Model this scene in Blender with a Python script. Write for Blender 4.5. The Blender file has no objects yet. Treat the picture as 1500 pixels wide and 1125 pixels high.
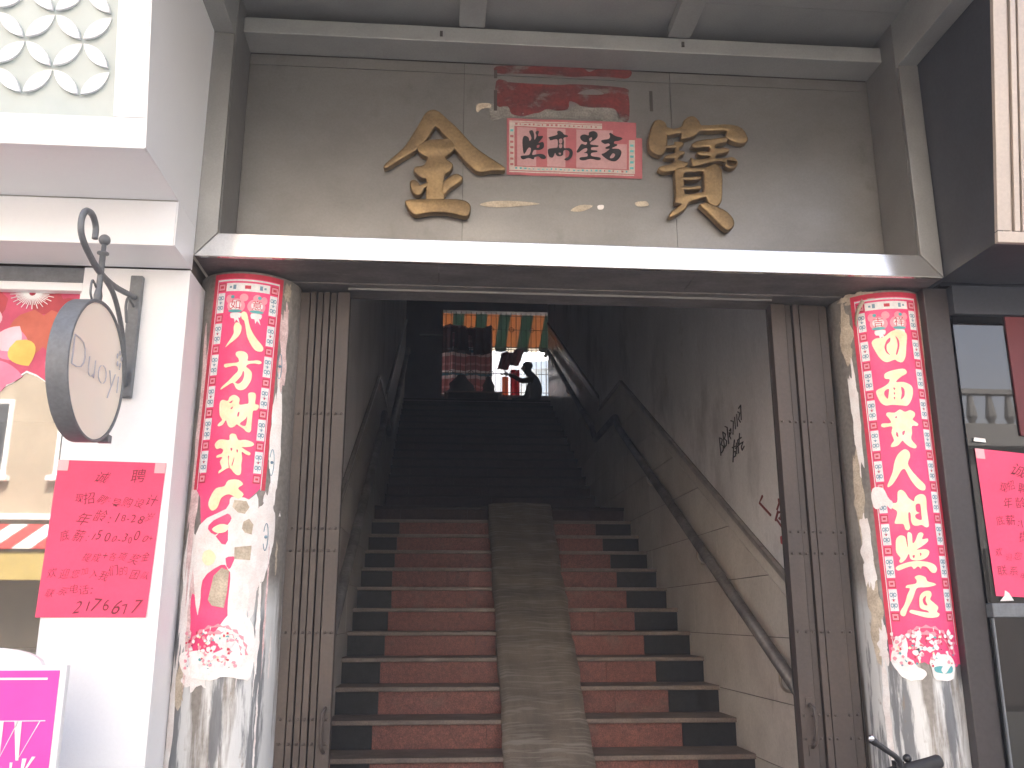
import bpy, bmesh, math, random, json
from mathutils import Vector, Matrix
from mathutils.geometry import tessellate_polygon
random.seed(7)
S = bpy.context.scene
R = math.radians
# ------------------------------------------------------------ camera, sky, sun, exposure
cd = bpy.data.cameras.new('camera'); cam = bpy.data.objects.new('camera', cd)
S.collection.objects.link(cam); S.camera = cam
cam.location = (0, 0, 1.6); cam.rotation_euler = (R(90 + 14.318), 0, R(-4.548))
cd.sensor_fit = 'HORIZONTAL'; cd.sensor_width = 36; cd.lens = 32.16
cd.clip_start = .05; cd.clip_end = 600
SUN_EL, SUN_AZ = 52, 20          # degrees; azimuth measured from +Y (behind the building) towards +X
w = bpy.data.worlds.new('World'); S.world = w; w.use_nodes = True
nt = w.node_tree; sky = nt.nodes.new('ShaderNodeTexSky'); sky.sky_type = 'NISHITA'
sky.sun_disc = False; sky.sun_elevation = R(SUN_EL); sky.sun_rotation = R(SUN_AZ)
sky.dust_density = 6.5; sky.air_density = .8; sky.ozone_density = .5
bg = nt.nodes['Background']; bg.inputs[1].default_value = .15
nt.links.new(sky.outputs[0], bg.inputs[0])
sl = bpy.data.lights.new('sun', 'SUN'); so = bpy.data.objects.new('sun', sl); S.collection.objects.link(so)
sl.energy = 5; sl.angle = R(.6); sl.color = (1, .95, .87)
sd = Vector((math.sin(R(SUN_AZ)) * math.cos(R(SUN_EL)), math.cos(R(SUN_AZ)) * math.cos(R(SUN_EL)), math.sin(R(SUN_EL))))
so.rotation_euler = sd.to_track_quat('Z', 'Y').to_euler()
S.view_settings.view_transform = 'Standard'; S.view_settings.look = 'None'
S.view_settings.gamma = 1; S.view_settings.use_curve_mapping = False
S.view_settings.exposure = 2.8
S.render.engine = 'CYCLES'; S.cycles.max_bounces = 7; S.cycles.diffuse_bounces = 4; S.cycles.glossy_bounces = 3
S.cycles.transparent_max_bounces = 12; S.cycles.sample_clamp_indirect = 6

# ------------------------------------------------------------ helpers
C = S.collection
class MB:
    def __init__(s): s.v = []; s.f = []
    def add(s, vs, fs):
        n = len(s.v); s.v += [tuple(v) for v in vs]; s.f += [tuple(i + n for i in f) for f in fs]; return s
    def box(s, x0, x1, y0, y1, z0, z1):
        return s.add([(x0,y0,z0),(x1,y0,z0),(x1,y1,z0),(x0,y1,z0),(x0,y0,z1),(x1,y0,z1),(x1,y1,z1),(x0,y1,z1)],
                     [(3,2,1,0),(4,5,6,7),(0,1,5,4),(1,2,6,5),(2,3,7,6),(3,0,4,7)])
    def prism(s, pts, d):
        """planar polygon (3-D points) extruded by the vector d"""
        n = len(pts); d = Vector(d); a = [Vector(p) for p in pts]
        s.add(a + [p + d for p in a], [tuple(range(n - 1, -1, -1)), tuple(range(n, 2 * n))] + [(i, (i + 1) % n, (i + 1) % n + n, i + n) for i in range(n)])
        return s
    def tube(s, pts, r, n=10, cap=True):
        P = [Vector(p) for p in pts]; rs = r if isinstance(r, (list, tuple)) else [r] * len(P)
        up = None; base = len(s.v); rings = []
        for i, p in enumerate(P):
            t = (P[min(i + 1, len(P) - 1)] - P[max(i - 1, 0)]).normalized()
            if up is None:
                up = t.cross(Vector((0, 0, 1)) if abs(t.z) < .9 else Vector((1, 0, 0))).normalized()
            up = (up - t * up.dot(t)).normalized(); b = t.cross(up)
            rings.append([p + (up * math.cos(a) + b * math.sin(a)) * rs[i] for a in [2 * math.pi * k / n for k in range(n)]])
        vs = [v for r_ in rings for v in r_]
        fs = [(i * n + k, i * n + (k + 1) % n, (i + 1) * n + (k + 1) % n, (i + 1) * n + k) for i in range(len(P) - 1) for k in range(n)]
        if cap: fs += [tuple(range(n - 1, -1, -1)), tuple((len(P) - 1) * n + k for k in range(n))]
        return s.add(vs, fs)
    def ball(s, c, r, nu=12, nv=8, sc=(1, 1, 1)):
        vs = []; fs = []
        for j in range(nv + 1):
            ph = math.pi * j / nv
            for i in range(nu):
                a = 2 * math.pi * i / nu
                vs.append((c[0] + r * sc[0] * math.sin(ph) * math.cos(a), c[1] + r * sc[1] * math.sin(ph) * math.sin(a), c[2] + r * sc[2] * math.cos(ph)))
        for j in range(nv):
            for i in range(nu):
                fs.append((j * nu + i, (j + 1) * nu + i, (j + 1) * nu + (i + 1) % nu, j * nu + (i + 1) % nu))
        return s.add(vs, fs)
    def mesh(s, name, off=(0, 0, 0)):
        m = bpy.data.meshes.new(name); o = Vector(off)
        m.from_pydata([Vector(v) - o for v in s.v], [], s.f); m.validate(); m.update(); return m
def box(*a): return MB().box(*a)
def wloc(p):
    l = Vector((0, 0, 0))
    while p: l += p.location; p = p.parent
    return l
def obj(name, mb, m, parent=None, smooth=False, bevel=0, loc=None):
    if isinstance(mb, MB): me = mb.mesh(name, wloc(parent) + Vector(loc or (0, 0, 0)))
    else: me = mb
    if m is not None and not me.materials: me.materials.append(m)
    if smooth:
        for p in me.polygons: p.use_smooth = True
    o = bpy.data.objects.new(name, me); C.objects.link(o); o.parent = parent
    if loc: o.location = loc
    if bevel:
        b = o.modifiers.new('bevel', 'BEVEL'); b.width = bevel; b.segments = 2; b.limit_method = 'ANGLE'
    return o
def tag(o, label=None, cat=None, group=None, kind=None):
    for k, v in (('label', label), ('category', cat), ('group', group), ('kind', kind)):
        if v: o[k] = v
    return o
def thing(name, label, cat, loc=(0, 0, 0), group=None):
    o = bpy.data.objects.new(name, None); C.objects.link(o); o.location = loc; o.empty_display_size = .1
    return tag(o, label, cat, group)
def struct(o): o['kind'] = 'structure'; return o
def sempty(name, loc=(0, 0, 0)):
    o = bpy.data.objects.new(name, None); C.objects.link(o); o.location = loc; o.empty_display_size = .1; return struct(o)

def mat(name, col, rough=.6, metal=0., col2=None, scale=6., stretch=(1, 1, 1), lo=.35, hi=.65, detail=6., fine=0., fscale=90.,
        bump=0., bscale=40., bstretch=None, rvar=0., rrough=0., spec=.5, sheen=0., extra=None):
    """principled material: two-colour noise, fine speckle, bump, per-object brightness"""
    m = bpy.data.materials.new(name); m.use_nodes = True; t = m.node_tree; N = t.nodes; L = t.links
    b = N['Principled BSDF']; b.inputs['Roughness'].default_value = rough; b.inputs['Metallic'].default_value = metal
    b.inputs['Specular IOR Level'].default_value = spec
    tc = N.new('ShaderNodeTexCoord'); mp = N.new('ShaderNodeMapping'); mp.inputs['Scale'].default_value = stretch
    L.new(tc.outputs['Object'], mp.inputs['Vector'])
    no = N.new('ShaderNodeTexNoise'); no.inputs['Scale'].default_value = scale; no.inputs['Detail'].default_value = detail; no.inputs['Roughness'].default_value = .6
    L.new(mp.outputs[0], no.inputs['Vector'])
    rp = N.new('ShaderNodeMapRange'); rp.inputs['From Min'].default_value = lo; rp.inputs['From Max'].default_value = hi
    L.new(no.outputs['Fac'], rp.inputs['Value'])
    mx = N.new('ShaderNodeMix'); mx.data_type = 'RGBA'
    c2 = col2 or tuple(c * .85 for c in col)
    mx.inputs[6].default_value = (*col, 1); mx.inputs[7].default_value = (*c2, 1); L.new(rp.outputs[0], mx.inputs[0])
    cur = mx.outputs[2]
    if fine:
        n2 = N.new('ShaderNodeTexNoise'); n2.inputs['Scale'].default_value = fscale; n2.inputs['Detail'].default_value = 3
        L.new(tc.outputs['Object'], n2.inputs['Vector'])
        r2 = N.new('ShaderNodeMapRange'); r2.inputs['From Min'].default_value = .3; r2.inputs['From Max'].default_value = .7
        r2.inputs['To Min'].default_value = 1 - fine; r2.inputs['To Max'].default_value = 1 + fine
        L.new(n2.outputs['Fac'], r2.inputs['Value'])
        ml = N.new('ShaderNodeMix'); ml.data_type = 'RGBA'; ml.blend_type = 'MULTIPLY'; ml.inputs[0].default_value = 1
        L.new(cur, ml.inputs[6]); L.new(r2.outputs[0], ml.inputs[7]); cur = ml.outputs[2]
    if rvar:
        oi = N.new('ShaderNodeObjectInfo'); r3 = N.new('ShaderNodeMapRange')
        r3.inputs['To Min'].default_value = 1 - rvar; r3.inputs['To Max'].default_value = 1 + rvar
        L.new(oi.outputs['Random'], r3.inputs['Value'])
        m3 = N.new('ShaderNodeMix'); m3.data_type = 'RGBA'; m3.blend_type = 'MULTIPLY'; m3.inputs[0].default_value = 1
        L.new(cur, m3.inputs[6]); L.new(r3.outputs[0], m3.inputs[7]); cur = m3.outputs[2]
    if extra: cur = extra(N, L, tc, cur)
    L.new(cur, b.inputs['Base Color'])
    if rrough:
        r4 = N.new('ShaderNodeMapRange'); r4.inputs['To Min'].default_value = max(.02, rough - rrough); r4.inputs['To Max'].default_value = min(1, rough + rrough)
        L.new(no.outputs['Fac'], r4.inputs['Value']); L.new(r4.outputs[0], b.inputs['Roughness'])
    if bump:
        n5 = N.new('ShaderNodeTexNoise'); n5.inputs['Scale'].default_value = bscale; n5.inputs['Detail'].default_value = 4
        m5 = N.new('ShaderNodeMapping'); m5.inputs['Scale'].default_value = bstretch or (1, 1, 1)
        L.new(tc.outputs['Object'], m5.inputs['Vector']); L.new(m5.outputs[0], n5.inputs['Vector'])
        bp = N.new('ShaderNodeBump'); bp.inputs['Strength'].default_value = bump; bp.inputs['Distance'].default_value = .01
        L.new(n5.outputs['Fac'], bp.inputs['Height']); L.new(bp.outputs[0], b.inputs['Normal'])
    return m
def streaks(col, scale=8., stretch=(1, 1, .12), lo=.55, hi=.7, amount=1., ztop=None):
    """a second layer of stains / residue with its own shape"""
    def f(N, L, tc, cur):
        mp = N.new('ShaderNodeMapping'); mp.inputs['Scale'].default_value = stretch; L.new(tc.outputs['Object'], mp.inputs['Vector'])
        no = N.new('ShaderNodeTexNoise'); no.inputs['Scale'].default_value = scale; no.inputs['Detail'].default_value = 8; no.inputs['Roughness'].default_value = .65
        L.new(mp.outputs[0], no.inputs['Vector'])
        r = N.new('ShaderNodeMapRange'); r.inputs['From Min'].default_value = lo; r.inputs['From Max'].default_value = hi; r.inputs['To Max'].default_value = amount
        L.new(no.outputs['Fac'], r.inputs['Value'])
        fac = r.outputs[0]
        if ztop:      # stains only below this height on the thing
            sp = N.new('ShaderNodeSeparateXYZ'); L.new(tc.outputs['Object'], sp.inputs[0]); rz = N.new('ShaderNodeMapRange')
            rz.inputs['From Min'].default_value = ztop; rz.inputs['From Max'].default_value = ztop - .12; L.new(sp.outputs['Z'], rz.inputs['Value'])
            ml = N.new('ShaderNodeMath'); ml.operation = 'MULTIPLY'; L.new(fac, ml.inputs[0]); L.new(rz.outputs[0], ml.inputs[1]); fac = ml.outputs[0]
        mx = N.new('ShaderNodeMix'); mx.data_type = 'RGBA'; L.new(fac, mx.inputs[0]); L.new(cur, mx.inputs[6]); mx.inputs[7].default_value = (*col, 1)
        return mx.outputs[2]
    return f
def chain(*fs):
    def f(N, L, tc, cur):
        for g in fs: cur = g(N, L, tc, cur)
        return cur
    return f
def glass(name, tint=(.9, .95, .95), f0=.08, gain=1.0):
    m = bpy.data.materials.new(name); m.use_nodes = True; t = m.node_tree; N = t.nodes; L = t.links
    N.remove(N['Principled BSDF']); o = N['Material Output']
    tr = N.new('ShaderNodeBsdfTransparent'); tr.inputs[0].default_value = (*tint, 1)
    gl = N.new('ShaderNodeBsdfGlossy'); gl.inputs['Roughness'].default_value = .015
    lw = N.new('ShaderNodeFresnel'); lw.inputs[0].default_value = 1.5
    mr = N.new('ShaderNodeMapRange'); mr.inputs['From Max'].default_value = 1; mr.inputs['To Min'].default_value = f0; mr.inputs['To Max'].default_value = min(1, f0 + gain)
    L.new(lw.outputs[0], mr.inputs['Value'])
    mx = N.new('ShaderNodeMixShader'); L.new(mr.outputs[0], mx.inputs[0]); L.new(tr.outputs[0], mx.inputs[1]); L.new(gl.outputs[0], mx.inputs[2])
    L.new(mx.outputs[0], o.inputs[0]); return m
def cloth(name, col, trans=.5, extra=None):
    m = bpy.data.materials.new(name); m.use_nodes = True; t = m.node_tree; N = t.nodes; L = t.links
    N.remove(N['Principled BSDF']); o = N['Material Output']; tc = N.new('ShaderNodeTexCoord')
    no = N.new('ShaderNodeTexNoise'); no.inputs['Scale'].default_value = 9; no.inputs['Detail'].default_value = 6; L.new(tc.outputs['Object'], no.inputs['Vector'])
    mx = N.new('ShaderNodeMix'); mx.data_type = 'RGBA'; L.new(no.outputs['Fac'], mx.inputs[0])
    mx.inputs[6].default_value = (*[c * 1.1 for c in col], 1); mx.inputs[7].default_value = (*[c * .75 for c in col], 1)
    cur = mx.outputs[2]
    if extra: cur = extra(N, L, tc, cur)
    a = N.new('ShaderNodeBsdfDiffuse'); b = N.new('ShaderNodeBsdfTranslucent'); s = N.new('ShaderNodeMixShader'); s.inputs[0].default_value = trans
    L.new(cur, a.inputs[0]); L.new(cur, b.inputs[0]); L.new(a.outputs[0], s.inputs[1]); L.new(b.outputs[0], s.inputs[2]); L.new(s.outputs[0], o.inputs[0])
    return m

M = {}
M['steel'] = mat('brushed_steel', (.30, .295, .285), .42, .7, (.25, .245, .235), 3, (1, 1, 1), fine=.05, fscale=160, bump=.05, bscale=30, bstretch=(1, 30, 30), rrough=.1)
M['steel_panel'] = mat('panel_steel', (.255, .243, .23), .40, .72, (.20, .19, .18), 2.2, (1, 1, 1.5), fine=.05, fscale=120, bump=.04, bscale=25, bstretch=(1, 25, 25), rrough=.12, rvar=.04,
    extra=chain(streaks((.11, .105, .098), 5, (1, 1, .6), .60, .8, .6), streaks((.26, .245, .225), 3, (1, 1, .4), .58, .8, .5)))
M['steel_sill'] = mat('sill_steel', (.80, .78, .74), .16, .9, (.62, .60, .56), 4, fine=.06, fscale=140, rrough=.08, extra=streaks((.3, .24, .18), 12, (1, 1, 1), .68, .74, .6))
M['canopy'] = mat('canopy_steel_lit', (.36, .365, .355), .5, .4, (.29, .295, .287), 2.2, (1, 1, 1.5), fine=.05, fscale=120, bump=.03, bscale=25, rrough=.12, rvar=.05)  # lighter copy of panel steel, ground bounce light put into the colour
M['column'] = mat('column_steel', (.30, .275, .245), .55, .3, (.20, .18, .16), 5, (1, 1, .25), fine=.18, fscale=60, bump=.2, bscale=30, bstretch=(1, 1, .2), rrough=.15,
    extra=chain(streaks((.42, .39, .35), 7, (1, 1, .3), .55, .7, .6), streaks((.70, .71, .70), 9, (1, 1, .09), .44, .52, .85, 1.75), streaks((.12, .128, .14), 12, (1, 1, .10), .54, .59, .85, 1.7), streaks((.74, .74, .73), 20, (1, 1, .05), .58, .62, .8, 1.8), streaks((.25, .2, .15), 22, (1, 1, .4), .62, .68, .7)))
M['glue'] = mat('glue_grime', (.24, .225, .20), .9, 0, (.15, .14, .125), 14, fine=.25, fscale=120, bump=.3, bscale=90)
M['torn'] = mat('torn_paper_white', (.88, .85, .82), .9, 0, (.80, .72, .68), 16, fine=.06, fscale=150, bump=.15, bscale=120, rvar=.1)
M['torn_tan'] = mat('torn_paper_tan', (.56, .48, .37), .9, 0, (.40, .33, .25), 25, fine=.15, fscale=150, bump=.3, bscale=90, rvar=.1)
M['torn_pink'] = mat('torn_paper_pink', (.82, .64, .62), .9, 0, (.62, .42, .40), 25, fine=.15, fscale=150, bump=.2, bscale=120, rvar=.12)
def paperred():
    return mat('couplet_paper', (.84, .07, .215), .5, 0, (.78, .055, .18), 7, fine=.05, fscale=200, bump=.12, bscale=18,
               extra=streaks((.86, .26, .36), 5, (1, 1, .8), .5, .8, .45))
M['couplet'] = paperred()
M['couplet_edge'] = mat('couplet_edge_red', (.62, .03, .07), .5, 0, (.5, .03, .06), 12, fine=.08)
M['print_white'] = mat('print_white', (.82, .80, .78), .6, 0, (.72, .70, .70), 30, fine=.06)
M['print_pink'] = mat('print_pink', (.80, .33, .38), .6, 0, (.72, .28, .34), 30)
M['print_blue'] = mat('print_blue', (.22, .34, .42), .6, 0, (.14, .24, .32), 30)
M['print_teal'] = mat('print_teal', (.12, .45, .45), .6, 0, (.09, .34, .36), 30)
M['gold'] = mat('gold_foil_cream', (.86, .80, .56), .45, .0, (.80, .68, .40), 14, fine=.06, fscale=90)
M['ink'] = mat('black_ink', (.02, .018, .02), .6)
M['bronze'] = mat('bronze', (.33, .225, .11), .45, .7, (.20, .135, .07), 9, fine=.15, fscale=90, bump=.12, bscale=60, rrough=.12)
M['bronze_dark'] = mat('bronze_side', (.16, .10, .055), .5, .6, (.10, .07, .04), 12)
M['oldred'] = mat('old_red_paper', (.17, .025, .022), .85, 0, (.07, .022, .022), 7, (1, 1, 2), fine=.25, fscale=70, bump=.35, bscale=50, extra=chain(streaks((.17, .155, .14), 7, (1, 1, 2.2), .54, .62, .85), streaks((.3, .27, .24), 30, (1, 1, 1.4), .66, .69, .8)))
M['white_panel'] = mat('white_aluminium_panel', (.80, .81, .82), .35, 0, (.77, .78, .80), 2, fine=.01, rvar=.02, bump=.01, bscale=3)
M['white_wall'] = mat('white_gloss_wall', (.82, .82, .82), .4, 0, (.79, .79, .80), 3, fine=.015, bump=.015, bscale=5)
M['pale_glass'] = mat('pale_green_glass', (.50, .56, .545), .12, 0, (.44, .50, .485), 3, spec=.5)  # lattice pane: brightness of the reflected street put into a pale colour
M['dark_panel'] = mat('dark_cladding', (.042, .045, .054), .42, .1, (.034, .036, .043), 3, fine=.12, fscale=70, bump=.03, bscale=20, rrough=.08)
M['dark_brown'] = mat('dark_brown_cladding', (.045, .036, .036), .42, 0, (.03, .026, .026), 4, (1, 1, .3), fine=.15, fscale=60, bump=.06, bscale=30)
M['beige_rib'] = mat('beige_ribbed_metal', (.50, .43, .37), .5, .2, (.44, .38, .33), 4, (1, 1, .3), fine=.05, rvar=.08)
M['gate'] = mat('gate_paint', (.062, .045, .036), .5, .15, (.04, .031, .027), 5, (1, 1, .25), fine=.14, fscale=80, bump=.08, bscale=40, rvar=.14, rrough=.12,
    extra=chain(streaks((.082, .062, .046), 10, (1, 1, .3), .58, .75, .5), streaks((.10, .06, .042), 14, (1, 1, .15), .6, .72, .5)))
M['gate_dark'] = mat('gate_gap', (.05, .042, .036), .7)
M['rail'] = mat('handrail_steel', (.20, .185, .17), .45, .55, (.09, .08, .075), 4, fine=.2, fscale=50, rrough=.15, bump=.05)
M['bracket'] = mat('bracket_steel', (.5, .46, .4), .35, .8, (.35, .3, .24), 12)
M['plaster'] = mat('dirty_plaster', (.72, .705, .69), .8, 0, (.62, .605, .59), 2.2, (1, 1, .7), fine=.06, fscale=60, bump=.08, bscale=14,
    extra=chain(streaks((.24, .225, .22), 2.6, (1, .8, .45), .54, .76, .7), streaks((.33, .27, .21), 2.6, (1, 1, 1), .62, .75, .5)))
M['tile'] = mat('glazed_wall_tile', (.72, .68, .61), .2, 0, (.60, .56, .50), 3, fine=.07, fscale=70, rvar=.05, rrough=.06, spec=.6,
    extra=streaks((.22, .19, .16), 5, (1, 1, .35), .62, .78, .5))
M['tile_cap'] = mat('tile_cap', (.30, .275, .25), .3, 0, (.19, .17, .155), 6, fine=.15, fscale=50, extra=streaks((.05, .045, .04), 9, (1, 1, 1), .56, .66, .7))
M['grout'] = mat('grout', (.13, .12, .11), .9, 0, (.08, .075, .07), 8)
M['granite_red'] = mat('red_granite', (.215, .08, .06), .6, 0, (.14, .056, .044), 40, fine=.55, fscale=190, rvar=.10, rrough=.1, spec=.3,
    extra=chain(streaks((.16, .125, .105), 5, (1, 1, 1.4), .54, .76, .6), streaks((.045, .03, .026), 12, (1, 1, .8), .60, .72, .6)))
M['granite_black'] = mat('black_granite', (.010, .010, .0105), .5, 0, (.02, .0195, .0195), 22, fine=.4, fscale=220, rvar=.15, extra=streaks((.11, .10, .09), 6, (1, 1, 1), .62, .8, .3), spec=.25)
M['tread'] = mat('worn_tread_stone', (.19, .145, .115), .62, 0, (.13, .098, .08), 7, fine=.22, fscale=110, rvar=.08, bump=.08, bscale=60, rrough=.12,
    extra=streaks((.21, .19, .165), 5, (1, 2, 1), .55, .75, .7))
def scratches(N, L, tc, cur):
    for ang, sc in ((62, 50), (-60, 55), (78, 46), (12, 48)):
        mp = N.new('ShaderNodeMapping'); mp.inputs['Rotation'].default_value = (0, 0, R(ang)); mp.inputs['Scale'].default_value = (.07, 1, .05)
        L.new(tc.outputs['Object'], mp.inputs['Vector'])
        no = N.new('ShaderNodeTexNoise'); no.inputs['Scale'].default_value = sc; no.inputs['Detail'].default_value = 2; L.new(mp.outputs[0], no.inputs['Vector'])
        r = N.new('ShaderNodeMapRange'); r.inputs['From Min'].default_value = .61; r.inputs['From Max'].default_value = .66; r.inputs['To Max'].default_value = .55
        L.new(no.outputs['Fac'], r.inputs['Value'])
        mx = N.new('ShaderNodeMix'); mx.data_type = 'RGBA'; L.new(r.outputs[0], mx.inputs[0]); L.new(cur, mx.inputs[6]); mx.inputs[7].default_value = (.31, .275, .235, 1); cur = mx.outputs[2]
    return cur
M['concrete'] = mat('ramp_concrete', (.215, .175, .138), .8, 0, (.15, .122, .098), 3, (3.5, .5, .5), fine=.12, fscale=130, bump=.12, bscale=70, extra=scratches)
M['ceiling'] = mat('stair_ceiling', (.34, .33, .33), .85, 0, (.25, .24, .24), 3)
M['hall_wall'] = mat('hall_wall', (.16, .14, .14), .8, 0, (.11, .10, .10), 3)
M['hall_floor'] = mat('hall_floor', (.08, .075, .07), .5, 0, (.06, .055, .05), 5)
M['soffit'] = mat('sign_soffit', (.17, .155, .15), .55, .3, (.10, .09, .088), 5, (1, 2, 1), fine=.12, fscale=60, extra=streaks((.26, .25, .23), 9, (1, 3, 1), .6, .72, .6))
M['black'] = mat('black_paint', (.022, .022, .024), .4, .2)
M['rubber'] = mat('black_rubber', (.02, .02, .021), .65, bump=.2, bscale=200)
M['chrome'] = mat('chrome', (.75, .75, .76), .12, 1)
M['iron'] = mat('wrought_iron_grey', (.16, .17, .18), .5, .15, (.13, .138, .147), 20, fine=.1, bump=.08, bscale=80)
M['cream'] = mat('cream_acrylic', (.90, .80, .66), .3, 0, (.85, .77, .66), 3)
M['letter_grey'] = mat('pale_grey_letter', (.50, .49, .54), .4)
M['pink_paper'] = mat('pink_notice_paper', (.85, .075, .17), .7, 0, (.80, .065, .15), 5, fine=.03, bump=.05, bscale=8)
M['pen'] = mat('marker_pen', (.20, .02, .035), .7)
M['magenta'] = mat('magenta_print', (.78, .06, .42), .4, 0, (.74, .05, .38), 6)
M['tape'] = mat('clear_tape', (.85, .45, .48), .2)
M['red_brown'] = mat('red_brown_pipe', (.17, .055, .048), .6, 0, (.12, .05, .045), 8, fine=.15)
M['grille'] = mat('grille_iron', (.02, .018, .018), .6)
M['skin'] = mat('skin', (.36, .2, .14), .55)
M['hair'] = mat('hair', (.012, .01, .01), .5)
M['dark_cloth'] = mat('dark_jacket', (.02, .021, .026), .9)
M['trousers'] = mat('dark_trousers', (.018, .018, .022), .9)
M['asphalt'] = mat('asphalt', (.055, .053, .05), .9, 0, (.04, .04, .038), 3, fine=.2, fscale=60, bump=.2, bscale=90)
M['paving'] = mat('paving', (.30, .285, .26), .8, 0, (.22, .21, .2), 2, fine=.12)
M['wood'] = mat('wood', (.16, .09, .05), .6, 0, (.1, .055, .03), 6, (1, 1, 8))
M['clear_glass'] = glass('shop_glass', (.82, .86, .85), .20, .8)
M['dark_glass'] = glass('dark_tinted_glass', (.14, .15, .17), .07, .8)

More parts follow.
